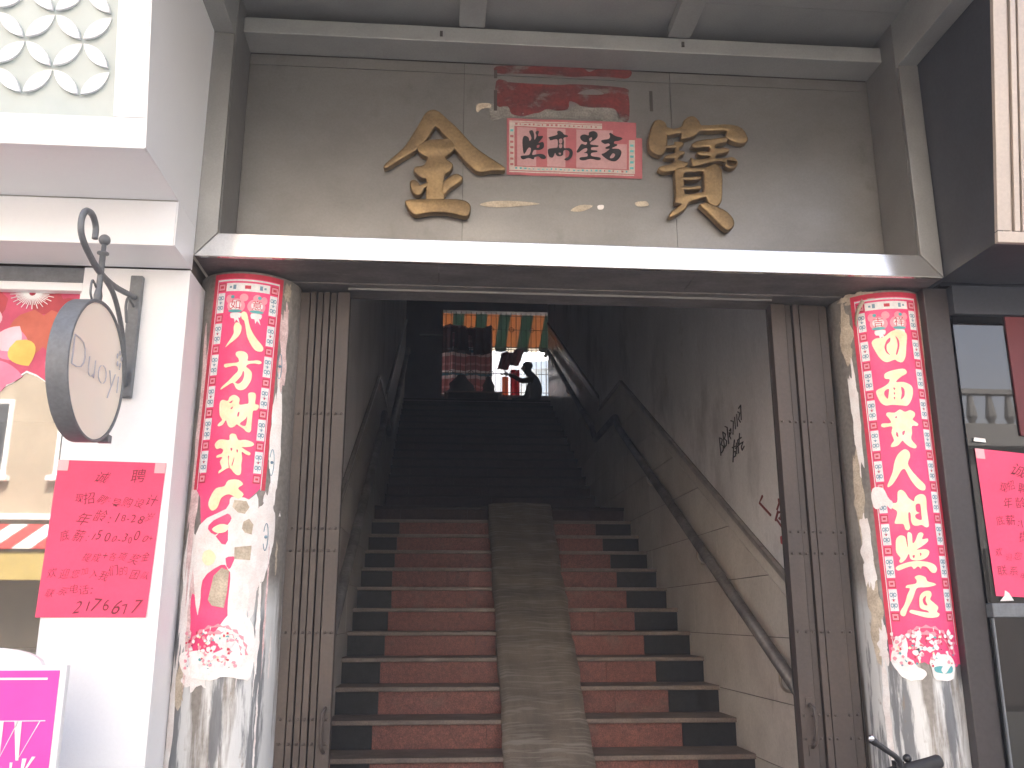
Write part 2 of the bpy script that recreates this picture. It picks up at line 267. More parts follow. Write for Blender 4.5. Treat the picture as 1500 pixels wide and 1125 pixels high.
DATA = json.loads(r'''{"JIN":[[[[-0.2586,3.4399],[-0.2499,3.4555],[-0.2233,3.482],[-0.1742,3.5353],[-0.1477,3.5828],[-0.1167,3.6439],[-0.0899,3.6975],[-0.0715,3.7126],[-0.0528,3.715],[-0.0315,3.7055],[-0.0004,3.6755],[0.0378,3.6406],[0.0711,3.603],[0.1139,3.553],[0.161,3.5163],[0.208,3.4849],[0.2361,3.4655],[0.2502,3.4533],[0.2409,3.4452],[0.1895,3.4431],[0.157,3.4341],[0.1291,3.4381],[0.1103,3.4552],[0.082,3.4821],[0.0584,3.5119],[0.0346,3.5418],[0.0106,3.5821],[-0.0179,3.612],[-0.0466,3.6435],[-0.0692,3.6071],[-0.0983,3.5566],[-0.1254,3.5271],[-0.1548,3.5054],[-0.2,3.4728],[-0.2359,3.4459],[-0.2516,3.4361]]],[[[-0.1232,3.5349],[-0.1006,3.5565],[-0.073,3.5696],[-0.0452,3.5745],[-0.008,3.5777],[0.0154,3.5771],[0.0369,3.5471],[0.0233,3.5233],[0.0003,3.5043],[-0.0041,3.4913],[0.0054,3.4789],[0.0242,3.4669],[0.0268,3.4517],[0.0132,3.4308],[-0.005,3.4148],[-0.0082,3.3893],[-0.0084,3.349],[-0.0065,3.2939],[-0.0394,3.2902],[-0.0759,3.2913],[-0.0772,3.3463],[-0.0782,3.3916],[-0.0967,3.3959],[-0.1178,3.4102],[-0.1321,3.4299],[-0.1255,3.4429],[-0.1072,3.4462],[-0.0867,3.4572],[-0.078,3.4831],[-0.0806,3.4957],[-0.1017,3.5051]]],[[[-0.1453,3.3587],[-0.1444,3.3763],[-0.1331,3.3818],[-0.1192,3.3748],[-0.1059,3.3592],[-0.0914,3.3648],[-0.0733,3.3741],[-0.072,3.3576],[-0.0888,3.3509],[-0.0953,3.3366],[-0.1041,3.3202],[-0.12,3.3171],[-0.1363,3.3315]]],[[[-0.0139,3.3488],[-0.0044,3.3794],[0.0229,3.4058],[0.0458,3.4159],[0.0645,3.4075],[0.0683,3.395],[0.051,3.3765],[0.0191,3.3526],[-0.0011,3.3267],[-0.0126,3.3287]]],[[[-0.1633,3.283],[-0.1489,3.2895],[-0.1125,3.2924],[-0.0761,3.2963],[-0.0395,3.2977],[-0.0074,3.2974],[0.043,3.2983],[0.0844,3.2924],[0.103,3.2756],[0.1042,3.2532],[0.0967,3.2305],[0.0807,3.2265],[0.0532,3.2314],[0.0165,3.239],[-0.0201,3.2412],[-0.0656,3.238],[-0.1199,3.2251],[-0.143,3.2416],[-0.1597,3.2682]]]],"BAO":[[[[0.8994,3.6875],[0.9131,3.7095],[0.9338,3.7128],[0.954,3.7013],[0.9605,3.6734],[0.9572,3.595],[0.9483,3.5668],[0.9296,3.5466],[0.9119,3.5486],[0.8896,3.5643],[0.8794,3.5916],[0.8829,3.6307]]],[[[0.953,3.6787],[0.9913,3.672],[1.028,3.6849],[1.0424,3.7167],[1.0666,3.7359],[1.0873,3.7358],[1.107,3.714],[1.1163,3.6946],[1.1841,3.7006],[1.2519,3.7037],[1.2979,3.6888],[1.3166,3.6557],[1.3195,3.6361],[1.3066,3.6215],[1.278,3.6202],[1.2475,3.6301],[1.2251,3.646],[1.2346,3.6746],[1.2141,3.6793],[1.1515,3.6737],[1.11,3.6718],[1.0883,3.6511],[1.0566,3.6357],[1.0254,3.6287],[1.0267,3.6568],[0.9903,3.6495],[0.9566,3.6424]]],[[[0.9529,3.5892],[0.993,3.5938],[0.9962,3.6078],[1.0245,3.6091],[1.0302,3.601],[1.0184,3.5893],[1.0103,3.5806],[1.0097,3.5667],[1.0301,3.5648],[1.0323,3.5566],[1.0112,3.5446],[1.0027,3.5249],[1.0202,3.5173],[1.0454,3.5112],[1.0397,3.4988],[1.0187,3.4842],[0.9774,3.4715],[0.9366,3.4671],[0.9193,3.4801],[0.9298,3.4888],[0.9633,3.4984],[0.9843,3.5131],[0.9927,3.53],[0.9929,3.5344],[0.9519,3.531],[0.9508,3.5392],[0.9705,3.5484],[0.9939,3.5577],[0.9975,3.58],[0.9925,3.5837],[0.954,3.5809]]],[[[1.0701,3.5971],[1.081,3.6088],[1.1125,3.6213],[1.1803,3.6328],[1.2222,3.6402],[1.2264,3.6236],[1.1896,3.6135],[1.1735,3.6044],[1.1724,3.5848],[1.2088,3.5892],[1.2318,3.5846],[1.226,3.5732],[1.1867,3.5632],[1.1762,3.5599],[1.1696,3.5347],[1.2214,3.5396],[1.2424,3.5461],[1.2624,3.5358],[1.2664,3.5166],[1.2524,3.4994],[1.2317,3.4958],[1.2143,3.5061],[1.2156,3.5283],[1.1743,3.5266],[1.1223,3.5133],[1.0754,3.4976],[1.0659,3.511],[1.0644,3.533],[1.082,3.5271],[1.144,3.5364],[1.1449,3.5519],[1.1089,3.5504],[1.0938,3.5564],[1.0995,3.5678],[1.1457,3.567],[1.1472,3.5949],[1.085,3.5866]]],[[[0.9902,3.4748],[1.029,3.4874],[1.121,3.4884],[1.1631,3.5095],[1.1924,3.4831],[1.1899,3.3953],[1.1842,3.3408],[1.1676,3.3158],[1.1472,3.3151],[1.1278,3.3305],[1.119,3.3545],[1.0726,3.3392],[1.0416,3.3273],[1.0251,3.2971],[0.999,3.2773],[0.968,3.2575],[0.957,3.2582],[0.9638,3.276],[0.995,3.3013],[1.0109,3.318],[0.9834,3.3224],[0.9904,3.3658],[0.9883,3.431]],[[1.0269,3.4642],[1.0689,3.4692],[1.1151,3.4744],[1.1151,3.4251],[1.113,3.3771],[1.0842,3.3695],[1.0256,3.3607],[1.0244,3.4106]]],[[[1.0141,3.4402],[1.0574,3.4419],[1.0958,3.4473],[1.0927,3.4362],[1.0568,3.431],[1.0136,3.4309]]],[[[1.0119,3.3938],[1.0551,3.3955],[1.0935,3.4013],[1.0914,3.3904],[1.0546,3.3857],[1.0115,3.384]]],[[[1.0915,3.313],[1.1122,3.3218],[1.1322,3.3172],[1.1916,3.2925],[1.2205,3.2667],[1.2317,3.243],[1.2277,3.2188],[1.2065,3.202],[1.1869,3.212],[1.1489,3.2534],[1.1203,3.2845]]]],"HENG":[[[[0.3296,3.6094],[0.3384,3.6291],[0.3559,3.6226],[0.361,3.6059],[0.369,3.6208],[0.3604,3.6445],[0.3604,3.6542],[0.3736,3.6573],[0.3801,3.6406],[0.3821,3.6117],[0.391,3.6314],[0.3867,3.6482],[0.3955,3.6568],[0.4021,3.6513],[0.3975,3.6317],[0.4173,3.6326],[0.4172,3.6229],[0.3995,3.598],[0.4171,3.6036],[0.4236,3.5942],[0.4212,3.5749],[0.4036,3.5636],[0.384,3.5637],[0.3774,3.5586],[0.3729,3.5393],[0.3991,3.5452],[0.4209,3.5437],[0.4317,3.5322],[0.4273,3.5225],[0.412,3.5228],[0.399,3.5332],[0.3816,3.5277],[0.3772,3.518],[0.3554,3.5242],[0.3337,3.5161],[0.3228,3.5228],[0.3229,3.5324],[0.3424,3.5356],[0.3599,3.5411],[0.3665,3.5677],[0.3556,3.572],[0.3381,3.5426],[0.3316,3.5614]],[[0.3929,3.5857],[0.4038,3.5886],[0.4015,3.5764],[0.3928,3.5746]]],[[[0.4479,3.6194],[0.4436,3.6265],[0.4701,3.6359],[0.4834,3.6428],[0.4813,3.6549],[0.4902,3.6611],[0.5055,3.6535],[0.512,3.6441],[0.5274,3.6399],[0.5273,3.6327],[0.5096,3.627],[0.5115,3.6078],[0.5111,3.5788],[0.5309,3.5797],[0.5461,3.5707],[0.5489,3.5516],[0.5411,3.5321],[0.5256,3.5195],[0.5125,3.5213],[0.5148,3.5286],[0.5302,3.5388],[0.5341,3.5606],[0.5219,3.5697],[0.5087,3.5643],[0.5062,3.545],[0.4908,3.5371],[0.4777,3.5414],[0.4713,3.5531],[0.4623,3.5311],[0.447,3.5329],[0.4407,3.5517],[0.443,3.571],[0.4694,3.577],[0.4826,3.5824],[0.483,3.6162],[0.4699,3.618],[0.4522,3.6124]],[[0.4897,3.6189],[0.5029,3.6219],[0.5026,3.6025],[0.4916,3.5996]],[[0.4893,3.5938],[0.5025,3.5953],[0.501,3.5793],[0.4913,3.5779]],[[0.4866,3.5537],[0.4976,3.5542],[0.4931,3.5444]]],[[[0.5848,3.6401],[0.6026,3.6482],[0.6203,3.6441],[0.6228,3.6588],[0.6429,3.6661],[0.6582,3.658],[0.6601,3.641],[0.6464,3.6234],[0.6307,3.613],[0.6282,3.6008],[0.6613,3.5974],[0.6589,3.5901],[0.6323,3.5865],[0.632,3.5744],[0.6541,3.573],[0.6561,3.5658],[0.6317,3.56],[0.6314,3.5455],[0.6665,3.5398],[0.6707,3.5304],[0.6574,3.5265],[0.6267,3.5309],[0.5958,3.5224],[0.5783,3.5265],[0.5829,3.5363],[0.6115,3.5423],[0.6118,3.5567],[0.5965,3.5584],[0.6098,3.5662],[0.6123,3.5808],[0.5968,3.5777],[0.5745,3.5599],[0.5657,3.5619],[0.5749,3.5816],[0.5885,3.6015],[0.606,3.5974],[0.6129,3.6098],[0.5975,3.6116],[0.5845,3.6255]],[[0.6221,3.6272],[0.6333,3.635],[0.6354,3.6278],[0.6263,3.6153]]],[[[0.675,3.6174],[0.6818,3.625],[0.7086,3.631],[0.7157,3.646],[0.7115,3.6555],[0.7183,3.6607],[0.7314,3.6515],[0.7445,3.6448],[0.7644,3.6408],[0.77,3.6338],[0.7528,3.6233],[0.7349,3.6201],[0.7325,3.6102],[0.7456,3.606],[0.7432,3.5986],[0.7207,3.5855],[0.7517,3.5844],[0.7637,3.5705],[0.7572,3.5461],[0.7389,3.5261],[0.719,3.5243],[0.6972,3.5339],[0.6799,3.5476],[0.6757,3.557],[0.6891,3.5624],[0.7118,3.5827],[0.6963,3.582],[0.6942,3.5892],[0.7122,3.5997],[0.708,3.6092],[0.6902,3.606]],[[0.7245,3.5615],[0.7354,3.5557],[0.7261,3.5399],[0.7115,3.5403]]]],"CL":[[[[-0.212,2.603],[-0.181,2.617],[-0.119,2.639],[-0.075,2.66],[-0.084,2.682],[-0.064,2.699],[-0.014,2.703],[0.049,2.692],[0.063,2.676],[0.038,2.654],[-0.032,2.635],[-0.129,2.618]]],[[[0.036,2.731],[0.04,2.742],[0.08,2.748],[0.132,2.743],[0.164,2.725],[0.198,2.696],[0.258,2.668],[0.351,2.641],[0.444,2.621],[0.482,2.609],[0.469,2.596],[0.401,2.592],[0.323,2.598],[0.241,2.62],[0.173,2.648],[0.137,2.68],[0.102,2.709],[0.057,2.718]]],[[[-0.21,2.53],[-0.186,2.537],[-0.014,2.541],[0.059,2.546],[0.046,2.559],[0.0,2.57],[-0.004,2.582],[0.052,2.588],[0.136,2.587],[0.197,2.579],[0.218,2.565],[0.214,2.552],[0.296,2.553],[0.388,2.557],[0.457,2.554],[0.468,2.547],[0.418,2.542],[0.333,2.543],[0.235,2.538],[0.197,2.528],[0.258,2.518],[0.304,2.505],[0.305,2.48],[0.262,2.457],[0.203,2.44],[0.123,2.434],[0.047,2.441],[-0.019,2.462],[-0.134,2.449],[-0.235,2.436],[-0.221,2.446],[-0.107,2.469],[-0.014,2.492],[0.055,2.51],[0.037,2.526],[-0.027,2.529],[-0.145,2.523],[-0.189,2.523]],[[0.146,2.509],[0.119,2.491],[0.045,2.469],[0.022,2.464],[0.081,2.459],[0.143,2.47],[0.17,2.488],[0.167,2.506]]],[[[-0.233,2.368],[-0.224,2.389],[-0.174,2.396],[-0.086,2.392],[-0.058,2.406],[0.006,2.415],[0.073,2.412],[0.126,2.4],[0.126,2.379],[0.231,2.382],[0.286,2.388],[0.267,2.42],[0.305,2.428],[0.38,2.428],[0.41,2.416],[0.403,2.387],[0.463,2.383],[0.475,2.373],[0.437,2.361],[0.379,2.358],[0.369,2.337],[0.365,2.302],[0.364,2.281],[0.333,2.274],[0.283,2.276],[0.231,2.286],[0.146,2.297],[0.104,2.302],[0.067,2.293],[0.002,2.289],[-0.051,2.298],[-0.091,2.317],[-0.136,2.301],[-0.203,2.294],[-0.24,2.298],[-0.209,2.308],[-0.161,2.319],[-0.211,2.336]],[[-0.058,2.385],[0.005,2.394],[-0.016,2.384]],[[-0.025,2.362],[0.014,2.371],[0.006,2.361]],[[0.112,2.347],[0.139,2.35],[0.129,2.333],[0.104,2.334]],[[0.279,2.335],[0.25,2.324],[0.16,2.305],[0.244,2.297],[0.273,2.307]]],[[[-0.264,2.225],[-0.2,2.242],[-0.114,2.244],[-0.005,2.242],[-0.003,2.26],[0.043,2.267],[0.11,2.262],[0.157,2.243],[0.278,2.245],[0.394,2.239],[0.434,2.231],[0.4,2.222],[0.287,2.217],[0.223,2.216],[0.307,2.205],[0.384,2.196],[0.363,2.187],[0.296,2.191],[0.229,2.199],[0.245,2.175],[0.237,2.151],[0.244,2.131],[0.234,2.114],[0.179,2.111],[0.112,2.121],[0.067,2.133],[0.01,2.136],[-0.084,2.124],[-0.148,2.116],[-0.144,2.126],[-0.097,2.136],[-0.14,2.16],[-0.105,2.177],[-0.207,2.175],[-0.202,2.184],[-0.119,2.191],[-0.099,2.204],[-0.152,2.211],[-0.221,2.208]],[[0.009,2.16],[-0.003,2.18],[0.017,2.182],[0.016,2.163],[0.041,2.139],[0.025,2.139]],[[0.101,2.174],[0.11,2.172],[0.089,2.148],[0.073,2.148]],[[0.028,2.211],[0.064,2.21],[0.051,2.2]],[[0.138,2.207],[0.162,2.205],[0.158,2.195],[0.141,2.198]]],[[[-0.293,2.001],[-0.263,2.031],[-0.172,2.061],[-0.027,2.069],[0.037,2.091],[0.202,2.094],[0.294,2.078],[0.214,2.062],[0.316,2.041],[0.227,2.024],[0.071,2.039],[-0.059,2.026],[-0.119,1.991],[-0.215,1.979]]],[[[-0.187,1.912],[-0.046,1.93],[0.098,1.924],[0.059,1.903],[-0.082,1.898]]],[[[-0.321,1.801],[-0.307,1.83],[-0.181,1.837],[-0.083,1.815],[-0.121,1.788],[-0.233,1.782]]]],"CLS":[[[[-0.158,1.663],[-0.095,1.748],[0.036,1.775],[0.171,1.763],[0.169,1.691],[0.135,1.635],[-0.076,1.639]]],[[[0.159,2.017],[0.371,2.018],[0.443,1.994],[0.365,1.968],[0.245,1.972],[0.144,1.992]]],[[[0.342,1.939],[0.442,1.954],[0.535,1.931],[0.513,1.894],[0.389,1.9],[0.336,1.914]]],[[[0.232,1.85],[0.526,1.857],[0.52,1.803],[0.234,1.804]]]],"CLW":[[[[-0.439,1.928],[0.028,1.986],[0.107,2.031],[0.418,2.024],[0.593,2.026],[0.618,1.741],[0.424,1.73],[0.374,1.607],[0.22,1.588],[0.179,1.663],[0.172,1.758],[0.01,1.782],[-0.288,1.729],[-0.302,1.644],[-0.338,1.607],[-0.431,1.682],[-0.539,1.826]],[[-0.271,1.927],[0.069,1.967],[0.117,1.937],[-0.128,1.891]],[[-0.103,1.888],[0.088,1.913],[0.077,1.854]],[[0.095,1.806],[0.255,1.811],[0.142,1.766]]],[[[-0.63,1.476],[-0.282,1.486],[-0.035,1.477],[0.651,1.513],[0.67,1.392],[0.452,1.389],[0.221,1.399],[0.001,1.386],[-0.457,1.399],[-0.642,1.439]]],[[[0.2,1.607],[0.369,1.621],[0.655,1.569],[0.672,1.457],[0.377,1.467],[0.02,1.514],[-0.08,1.532],[0.067,1.569]]]],"CR":[[[[-0.603,2.692],[-0.522,2.709],[-0.377,2.711],[-0.221,2.734],[-0.093,2.74],[0.035,2.734],[0.095,2.718],[0.055,2.671],[0.017,2.628],[-0.061,2.603],[-0.16,2.607],[-0.206,2.614],[-0.355,2.605],[-0.466,2.621],[-0.547,2.655]],[[-0.246,2.708],[-0.317,2.697],[-0.372,2.67],[-0.348,2.646],[-0.281,2.635],[-0.332,2.653],[-0.325,2.678],[-0.261,2.691]],[[-0.148,2.715],[-0.089,2.698],[-0.088,2.671],[-0.145,2.637],[-0.169,2.639],[-0.123,2.671],[-0.125,2.698]]],[[[-0.425,2.555],[-0.325,2.567],[-0.075,2.576],[-0.002,2.568],[-0.009,2.555],[-0.118,2.542],[-0.227,2.521],[-0.079,2.52],[0.07,2.505],[0.088,2.479],[0.037,2.447],[-0.054,2.423],[-0.154,2.423],[-0.343,2.427],[-0.461,2.426],[-0.549,2.441],[-0.605,2.474],[-0.597,2.492],[-0.473,2.503],[-0.372,2.517],[-0.341,2.533],[-0.422,2.537]],[[-0.371,2.493],[-0.445,2.487],[-0.464,2.471],[-0.413,2.453],[-0.389,2.47]],[[-0.139,2.5],[-0.083,2.489],[-0.097,2.462],[-0.171,2.448],[-0.141,2.473]],[[-0.291,2.498],[-0.251,2.496],[-0.272,2.487]],[[-0.291,2.478],[-0.263,2.476],[-0.281,2.468]],[[-0.3,2.458],[-0.272,2.458],[-0.286,2.448]]],[[[-0.468,2.387],[-0.44,2.397],[-0.311,2.395],[-0.21,2.407],[-0.118,2.397],[-0.013,2.404],[0.075,2.394],[0.065,2.379],[0.018,2.365],[0.118,2.35],[0.097,2.34],[-0.01,2.339],[-0.025,2.311],[-0.052,2.285],[0.037,2.26],[0.005,2.249],[-0.093,2.254],[-0.183,2.27],[-0.225,2.28],[-0.304,2.263],[-0.401,2.256],[-0.446,2.259],[-0.417,2.272],[-0.376,2.284],[-0.409,2.313],[-0.385,2.339],[-0.526,2.337],[-0.581,2.344],[-0.553,2.354],[-0.401,2.354],[-0.427,2.373]],[[-0.313,2.317],[-0.331,2.304],[-0.293,2.295],[-0.291,2.309]],[[-0.207,2.316],[-0.157,2.32],[-0.177,2.306],[-0.209,2.303]],[[-0.315,2.377],[-0.276,2.38],[-0.292,2.371]]],[[[-0.58,2.103],[-0.535,2.124],[-0.458,2.158],[-0.415,2.192],[-0.348,2.222],[-0.25,2.241],[-0.176,2.245],[-0.117,2.233],[-0.118,2.213],[-0.168,2.188],[-0.109,2.159],[0.008,2.129],[0.116,2.106],[0.127,2.091],[0.091,2.082],[0.002,2.085],[-0.084,2.102],[-0.162,2.129],[-0.219,2.159],[-0.251,2.167],[-0.307,2.16],[-0.39,2.134],[-0.471,2.111],[-0.556,2.098]]],[[[-0.652,2.064],[-0.54,2.038],[-0.436,2.038],[-0.409,2.076],[-0.343,2.085],[-0.278,2.075],[-0.219,2.052],[-0.135,2.039],[-0.121,2.048],[-0.088,2.059],[-0.007,2.067],[0.081,2.065],[0.116,2.049],[0.103,2.011],[0.109,1.966],[0.103,1.943],[0.036,1.939],[-0.035,1.948],[-0.131,1.944],[-0.2,1.949],[-0.223,1.966],[-0.219,1.992],[-0.256,1.996],[-0.266,1.966],[-0.254,1.939],[-0.29,1.928],[-0.34,1.932],[-0.365,1.951],[-0.442,1.953],[-0.518,1.956],[-0.481,1.978],[-0.454,2.001],[-0.534,2.015],[-0.632,2.029]],[[-0.106,2.026],[-0.029,2.029],[-0.016,2.011],[-0.021,1.988],[-0.02,1.97],[-0.063,1.967],[-0.133,1.975],[-0.129,1.988],[-0.048,1.994],[-0.11,2.001]]],[[[-0.536,1.875],[-0.513,1.897],[-0.437,1.909],[-0.358,1.902],[-0.345,1.879],[-0.329,1.863],[-0.316,1.914],[-0.265,1.919],[-0.235,1.909],[-0.238,1.878],[-0.184,1.888],[-0.122,1.914],[-0.055,1.919],[-0.021,1.911],[-0.057,1.893],[0.05,1.896],[0.043,1.883],[-0.099,1.863],[-0.178,1.853],[-0.026,1.855],[0.054,1.848],[0.025,1.83],[-0.073,1.817],[-0.199,1.812],[-0.304,1.818],[-0.325,1.838],[-0.387,1.818],[-0.475,1.804],[-0.507,1.811],[-0.478,1.823],[-0.539,1.844]],[[-0.267,1.83],[-0.223,1.832],[-0.244,1.82]],[[-0.127,1.842],[-0.097,1.837],[-0.122,1.829]]],[[[-0.579,1.783],[-0.539,1.793],[-0.369,1.805],[-0.201,1.81],[-0.001,1.807],[0.129,1.797],[0.177,1.782],[0.138,1.767],[0.055,1.767],[-0.026,1.787],[-0.113,1.79],[-0.142,1.781],[-0.187,1.79],[-0.264,1.78],[-0.306,1.79],[-0.427,1.783],[-0.536,1.775]]],[[[-0.569,1.608],[-0.574,1.623],[-0.492,1.648],[-0.429,1.683],[-0.37,1.707],[-0.439,1.71],[-0.411,1.72],[-0.268,1.725],[-0.238,1.737],[-0.267,1.75],[-0.18,1.757],[-0.072,1.749],[-0.043,1.734],[0.085,1.727],[0.108,1.72],[-0.055,1.712],[-0.228,1.71],[-0.282,1.697],[-0.343,1.668],[-0.441,1.633],[-0.501,1.606]]],[[[-0.206,1.682],[-0.114,1.697],[-0.013,1.697],[0.005,1.682],[-0.03,1.667],[0.04,1.653],[0.113,1.638],[0.074,1.621],[0.125,1.613],[0.062,1.601],[-0.118,1.599],[-0.28,1.608],[-0.414,1.618],[-0.386,1.628],[-0.226,1.622],[-0.082,1.618],[-0.115,1.626],[-0.22,1.633],[-0.234,1.653]],[[-0.166,1.667],[-0.098,1.68],[-0.12,1.662],[-0.092,1.645],[-0.152,1.648]]]],"CRW":[[[[-0.718,1.52],[-0.547,1.535],[-0.499,1.491],[-0.538,1.457],[-0.431,1.443],[-0.375,1.419],[-0.244,1.405],[-0.28,1.382],[-0.444,1.371],[-0.622,1.38],[-0.727,1.403],[-0.83,1.441],[-0.786,1.48]]],[[[-0.151,1.448],[0.059,1.465],[0.254,1.458],[0.325,1.424],[0.26,1.381],[0.053,1.37],[-0.115,1.382],[-0.145,1.415]]],[[[-0.86,2.094],[-0.655,2.095],[-0.592,2.059],[-0.508,2.032],[-0.553,2.011],[-0.65,2.029],[-0.823,2.013],[-0.888,2.037]]]],"CRG":[[[[-0.094,1.42],[0.061,1.424],[0.026,1.41],[0.096,1.396],[0.23,1.424],[0.269,1.414],[0.211,1.398],[-0.056,1.401]]]],"CRK":[[[[-0.384,1.484],[-0.318,1.488],[-0.325,1.472],[-0.353,1.463],[-0.382,1.47]]]],"RED":[[[[0.2144,3.9687],[0.3211,3.9774],[0.431,3.9801],[0.5913,3.9822],[0.6297,3.9625],[0.6745,3.9785],[0.8139,3.9814],[0.807,3.9406],[0.7346,3.94],[0.6403,3.9413],[0.5517,3.9337],[0.4306,3.9398],[0.321,3.9373],[0.2172,3.935]]],[[[0.2147,3.895],[0.2555,3.9001],[0.2827,3.8923],[0.485,3.8903],[0.5677,3.8975],[0.7887,3.8901],[0.8042,3.854],[0.808,3.7991],[0.8002,3.7258],[0.7673,3.7303],[0.7467,3.7778],[0.7029,3.7879],[0.6479,3.7853],[0.5931,3.7887],[0.5715,3.8029],[0.5388,3.8104],[0.5327,3.7737],[0.4835,3.7623],[0.44,3.7693],[0.4072,3.7496],[0.3747,3.742],[0.3313,3.728],[0.2827,3.7377],[0.2665,3.773],[0.2152,3.7766]],[[0.5751,3.8519],[0.6417,3.8779],[0.6964,3.8548],[0.6273,3.8483]]]],"GLUE":[[[[0.1856,3.7701],[0.2125,3.7834],[0.2666,3.789],[0.2774,3.7444],[0.3314,3.7289],[0.3857,3.7495],[0.4294,3.7757],[0.4727,3.7597],[0.5383,3.7658],[0.5717,3.8038],[0.6043,3.7871],[0.6483,3.7892],[0.7308,3.7902],[0.7516,3.7486],[0.7836,3.7138],[0.7444,3.6879],[0.6898,3.6914],[0.6742,3.7268],[0.5377,3.7265],[0.3747,3.7219],[0.2559,3.7193],[0.1968,3.6986]]]],"SCRAP":[[[[0.1265,3.7543],[0.137,3.7789],[0.1855,3.7842],[0.191,3.7634],[0.1534,3.7556],[0.1347,3.7367]]],[[[0.1516,3.3038],[0.2021,3.3179],[0.3036,3.3218],[0.4055,3.3134],[0.3036,3.2973],[0.2135,3.2903],[0.1573,3.2955]]],[[[0.5359,3.2876],[0.5762,3.3137],[0.6334,3.3133],[0.5986,3.2899],[0.5643,3.2825]]],[[[0.8179,3.3351],[0.8645,3.3431],[0.8753,3.3224],[0.8289,3.317]]],[[[0.654,3.3141],[0.6793,3.3175],[0.6766,3.299],[0.6559,3.297]]]],"GRAF":[[[5.3488,2.6597],[5.3406,2.5464]],[[5.3268,2.651],[5.2946,2.6359],[5.3228,2.61],[5.2795,2.5932],[5.2894,2.5711],[5.3261,2.5616]],[[5.2801,2.6821],[5.2597,2.5763]],[[5.2697,2.6756],[5.2247,2.656],[5.252,2.6322],[5.2133,2.6116],[5.229,2.5883],[5.2636,2.5858]],[[5.23,2.703],[5.1899,2.6904],[5.1787,2.5877]],[[5.1536,2.6612],[5.1247,2.6684],[5.1234,2.6464],[5.1592,2.6318],[5.1305,2.6089],[5.1493,2.6255],[5.1552,2.6528]],[[5.1159,2.7143],[5.0697,2.7002],[5.0917,2.6272]],[[5.0443,2.7206],[5.042,2.649]],[[5.0054,2.7293],[5.0036,2.6565]],[[4.9829,2.7371],[4.9492,2.7228],[4.9757,2.693],[4.949,2.6705]],[[4.9665,2.7547],[4.9257,2.7649],[4.9319,2.6795]],[[5.0713,2.5933],[5.0914,2.5586],[5.1217,2.4702]],[[5.119,2.5551],[5.0604,2.553]],[[5.1029,2.5266],[5.0659,2.5243],[5.0655,2.4988],[5.1032,2.4968]],[[5.0411,2.5706],[5.0435,2.5034]],[[5.0177,2.5831],[5.0124,2.5022]],[[5.0628,2.5407],[4.9823,2.5512]],[[4.9756,2.6128],[4.9973,2.554]],[[5.0076,2.5812],[4.9505,2.5828]],[[4.9823,2.5512],[4.9234,2.5526],[4.9606,2.5305],[4.9493,2.5102],[4.911,2.5256]]],"REDG":[[[4.6738,2.2185],[4.7249,2.1865],[4.5728,2.105]],[[4.4495,2.1751],[4.4459,2.1529],[4.4799,2.1241]],[[4.4675,2.1155],[4.5106,2.0728]],[[4.5044,2.0831],[4.4079,2.0161]],[[4.4219,2.1427],[4.3668,2.0758]],[[4.3871,2.1493],[4.4465,2.0698]],[[4.3672,2.122],[4.4216,2.0459]],[[4.459,2.1073],[4.3636,2.1109]],[[4.4607,2.0785],[4.3647,2.0862]]],"REDB":[[[4.3951,1.9832],[4.4349,1.9794],[4.4326,1.9615],[4.3661,1.9367]]]}''')

def smooth_poly(p, k=3):
    n = len(p); out = []
    for i in range(n):
        a, b, c, d = [Vector(p[(i + j) % n]) for j in (-1, 0, 1, 2)]
        for s in range(k):
            t = s / k
            out.append(.5 * ((2 * b) + (c - a) * t + (2 * a - 5 * b + 4 * c - d) * t * t + (3 * b - a - 3 * c + d) * t ** 3))
    return out
def flat_tris(polys, k=3, rag=0.):
    """polys: outer ring followed by holes, 2-D -> (verts, tris)"""
    rings = [[Vector((v.x, v.y, 0)) for v in smooth_poly(p, k)] for p in polys]
    if rag:
        rn = random.Random(len(rings[0]))
        for r_ in rings:
            w_ = 0.
            for v in r_:
                w_ = w_ * .5 + rn.uniform(-1, 1); v.x += rag * w_ * 4; v.y += rag * rn.uniform(-1.3, 1.3)
    tri = tessellate_polygon(rings); vs = [(v.x, v.y) for r_ in rings for v in r_]
    return vs, [tuple(t) for t in tri]
def flat_print(name, shapes, fn, m, parent, step=None, k=3, off=.0, doff=.00008, rag=0.):
    """filled outlines laid on a surface; fn(u, v, lift) -> 3-D point; step: cut into strips so that they follow a curve"""
    mb = MB()
    for si, polys in enumerate(shapes):
        vs, fs = flat_tris(polys, k, rag)
        if step:
            bm = bmesh.new(); bv = [bm.verts.new((x, y, 0)) for x, y in vs]
            for f in fs:
                try: bm.faces.new([bv[i] for i in f])
                except ValueError: pass
            us = [x for x, y in vs]; u = math.floor(min(us) / step) * step
            while u < max(us):
                u += step
                bmesh.ops.bisect_plane(bm, geom=bm.verts[:] + bm.edges[:] + bm.faces[:], plane_co=(u, 0, 0), plane_no=(1, 0, 0))
            bm.verts.index_update(); vs = [(v.co.x, v.co.y) for v in bm.verts]; fs = [tuple(v.index for v in f.verts) for f in bm.faces]; bm.free()
        mb.add([fn(x, y, off + si * doff) for x, y in vs], fs)
    o = obj(name, mb, m, parent)
    bm = bmesh.new(); bm.from_mesh(o.data); bmesh.ops.recalc_face_normals(bm, faces=bm.faces); bm.to_mesh(o.data); bm.free()
    return o
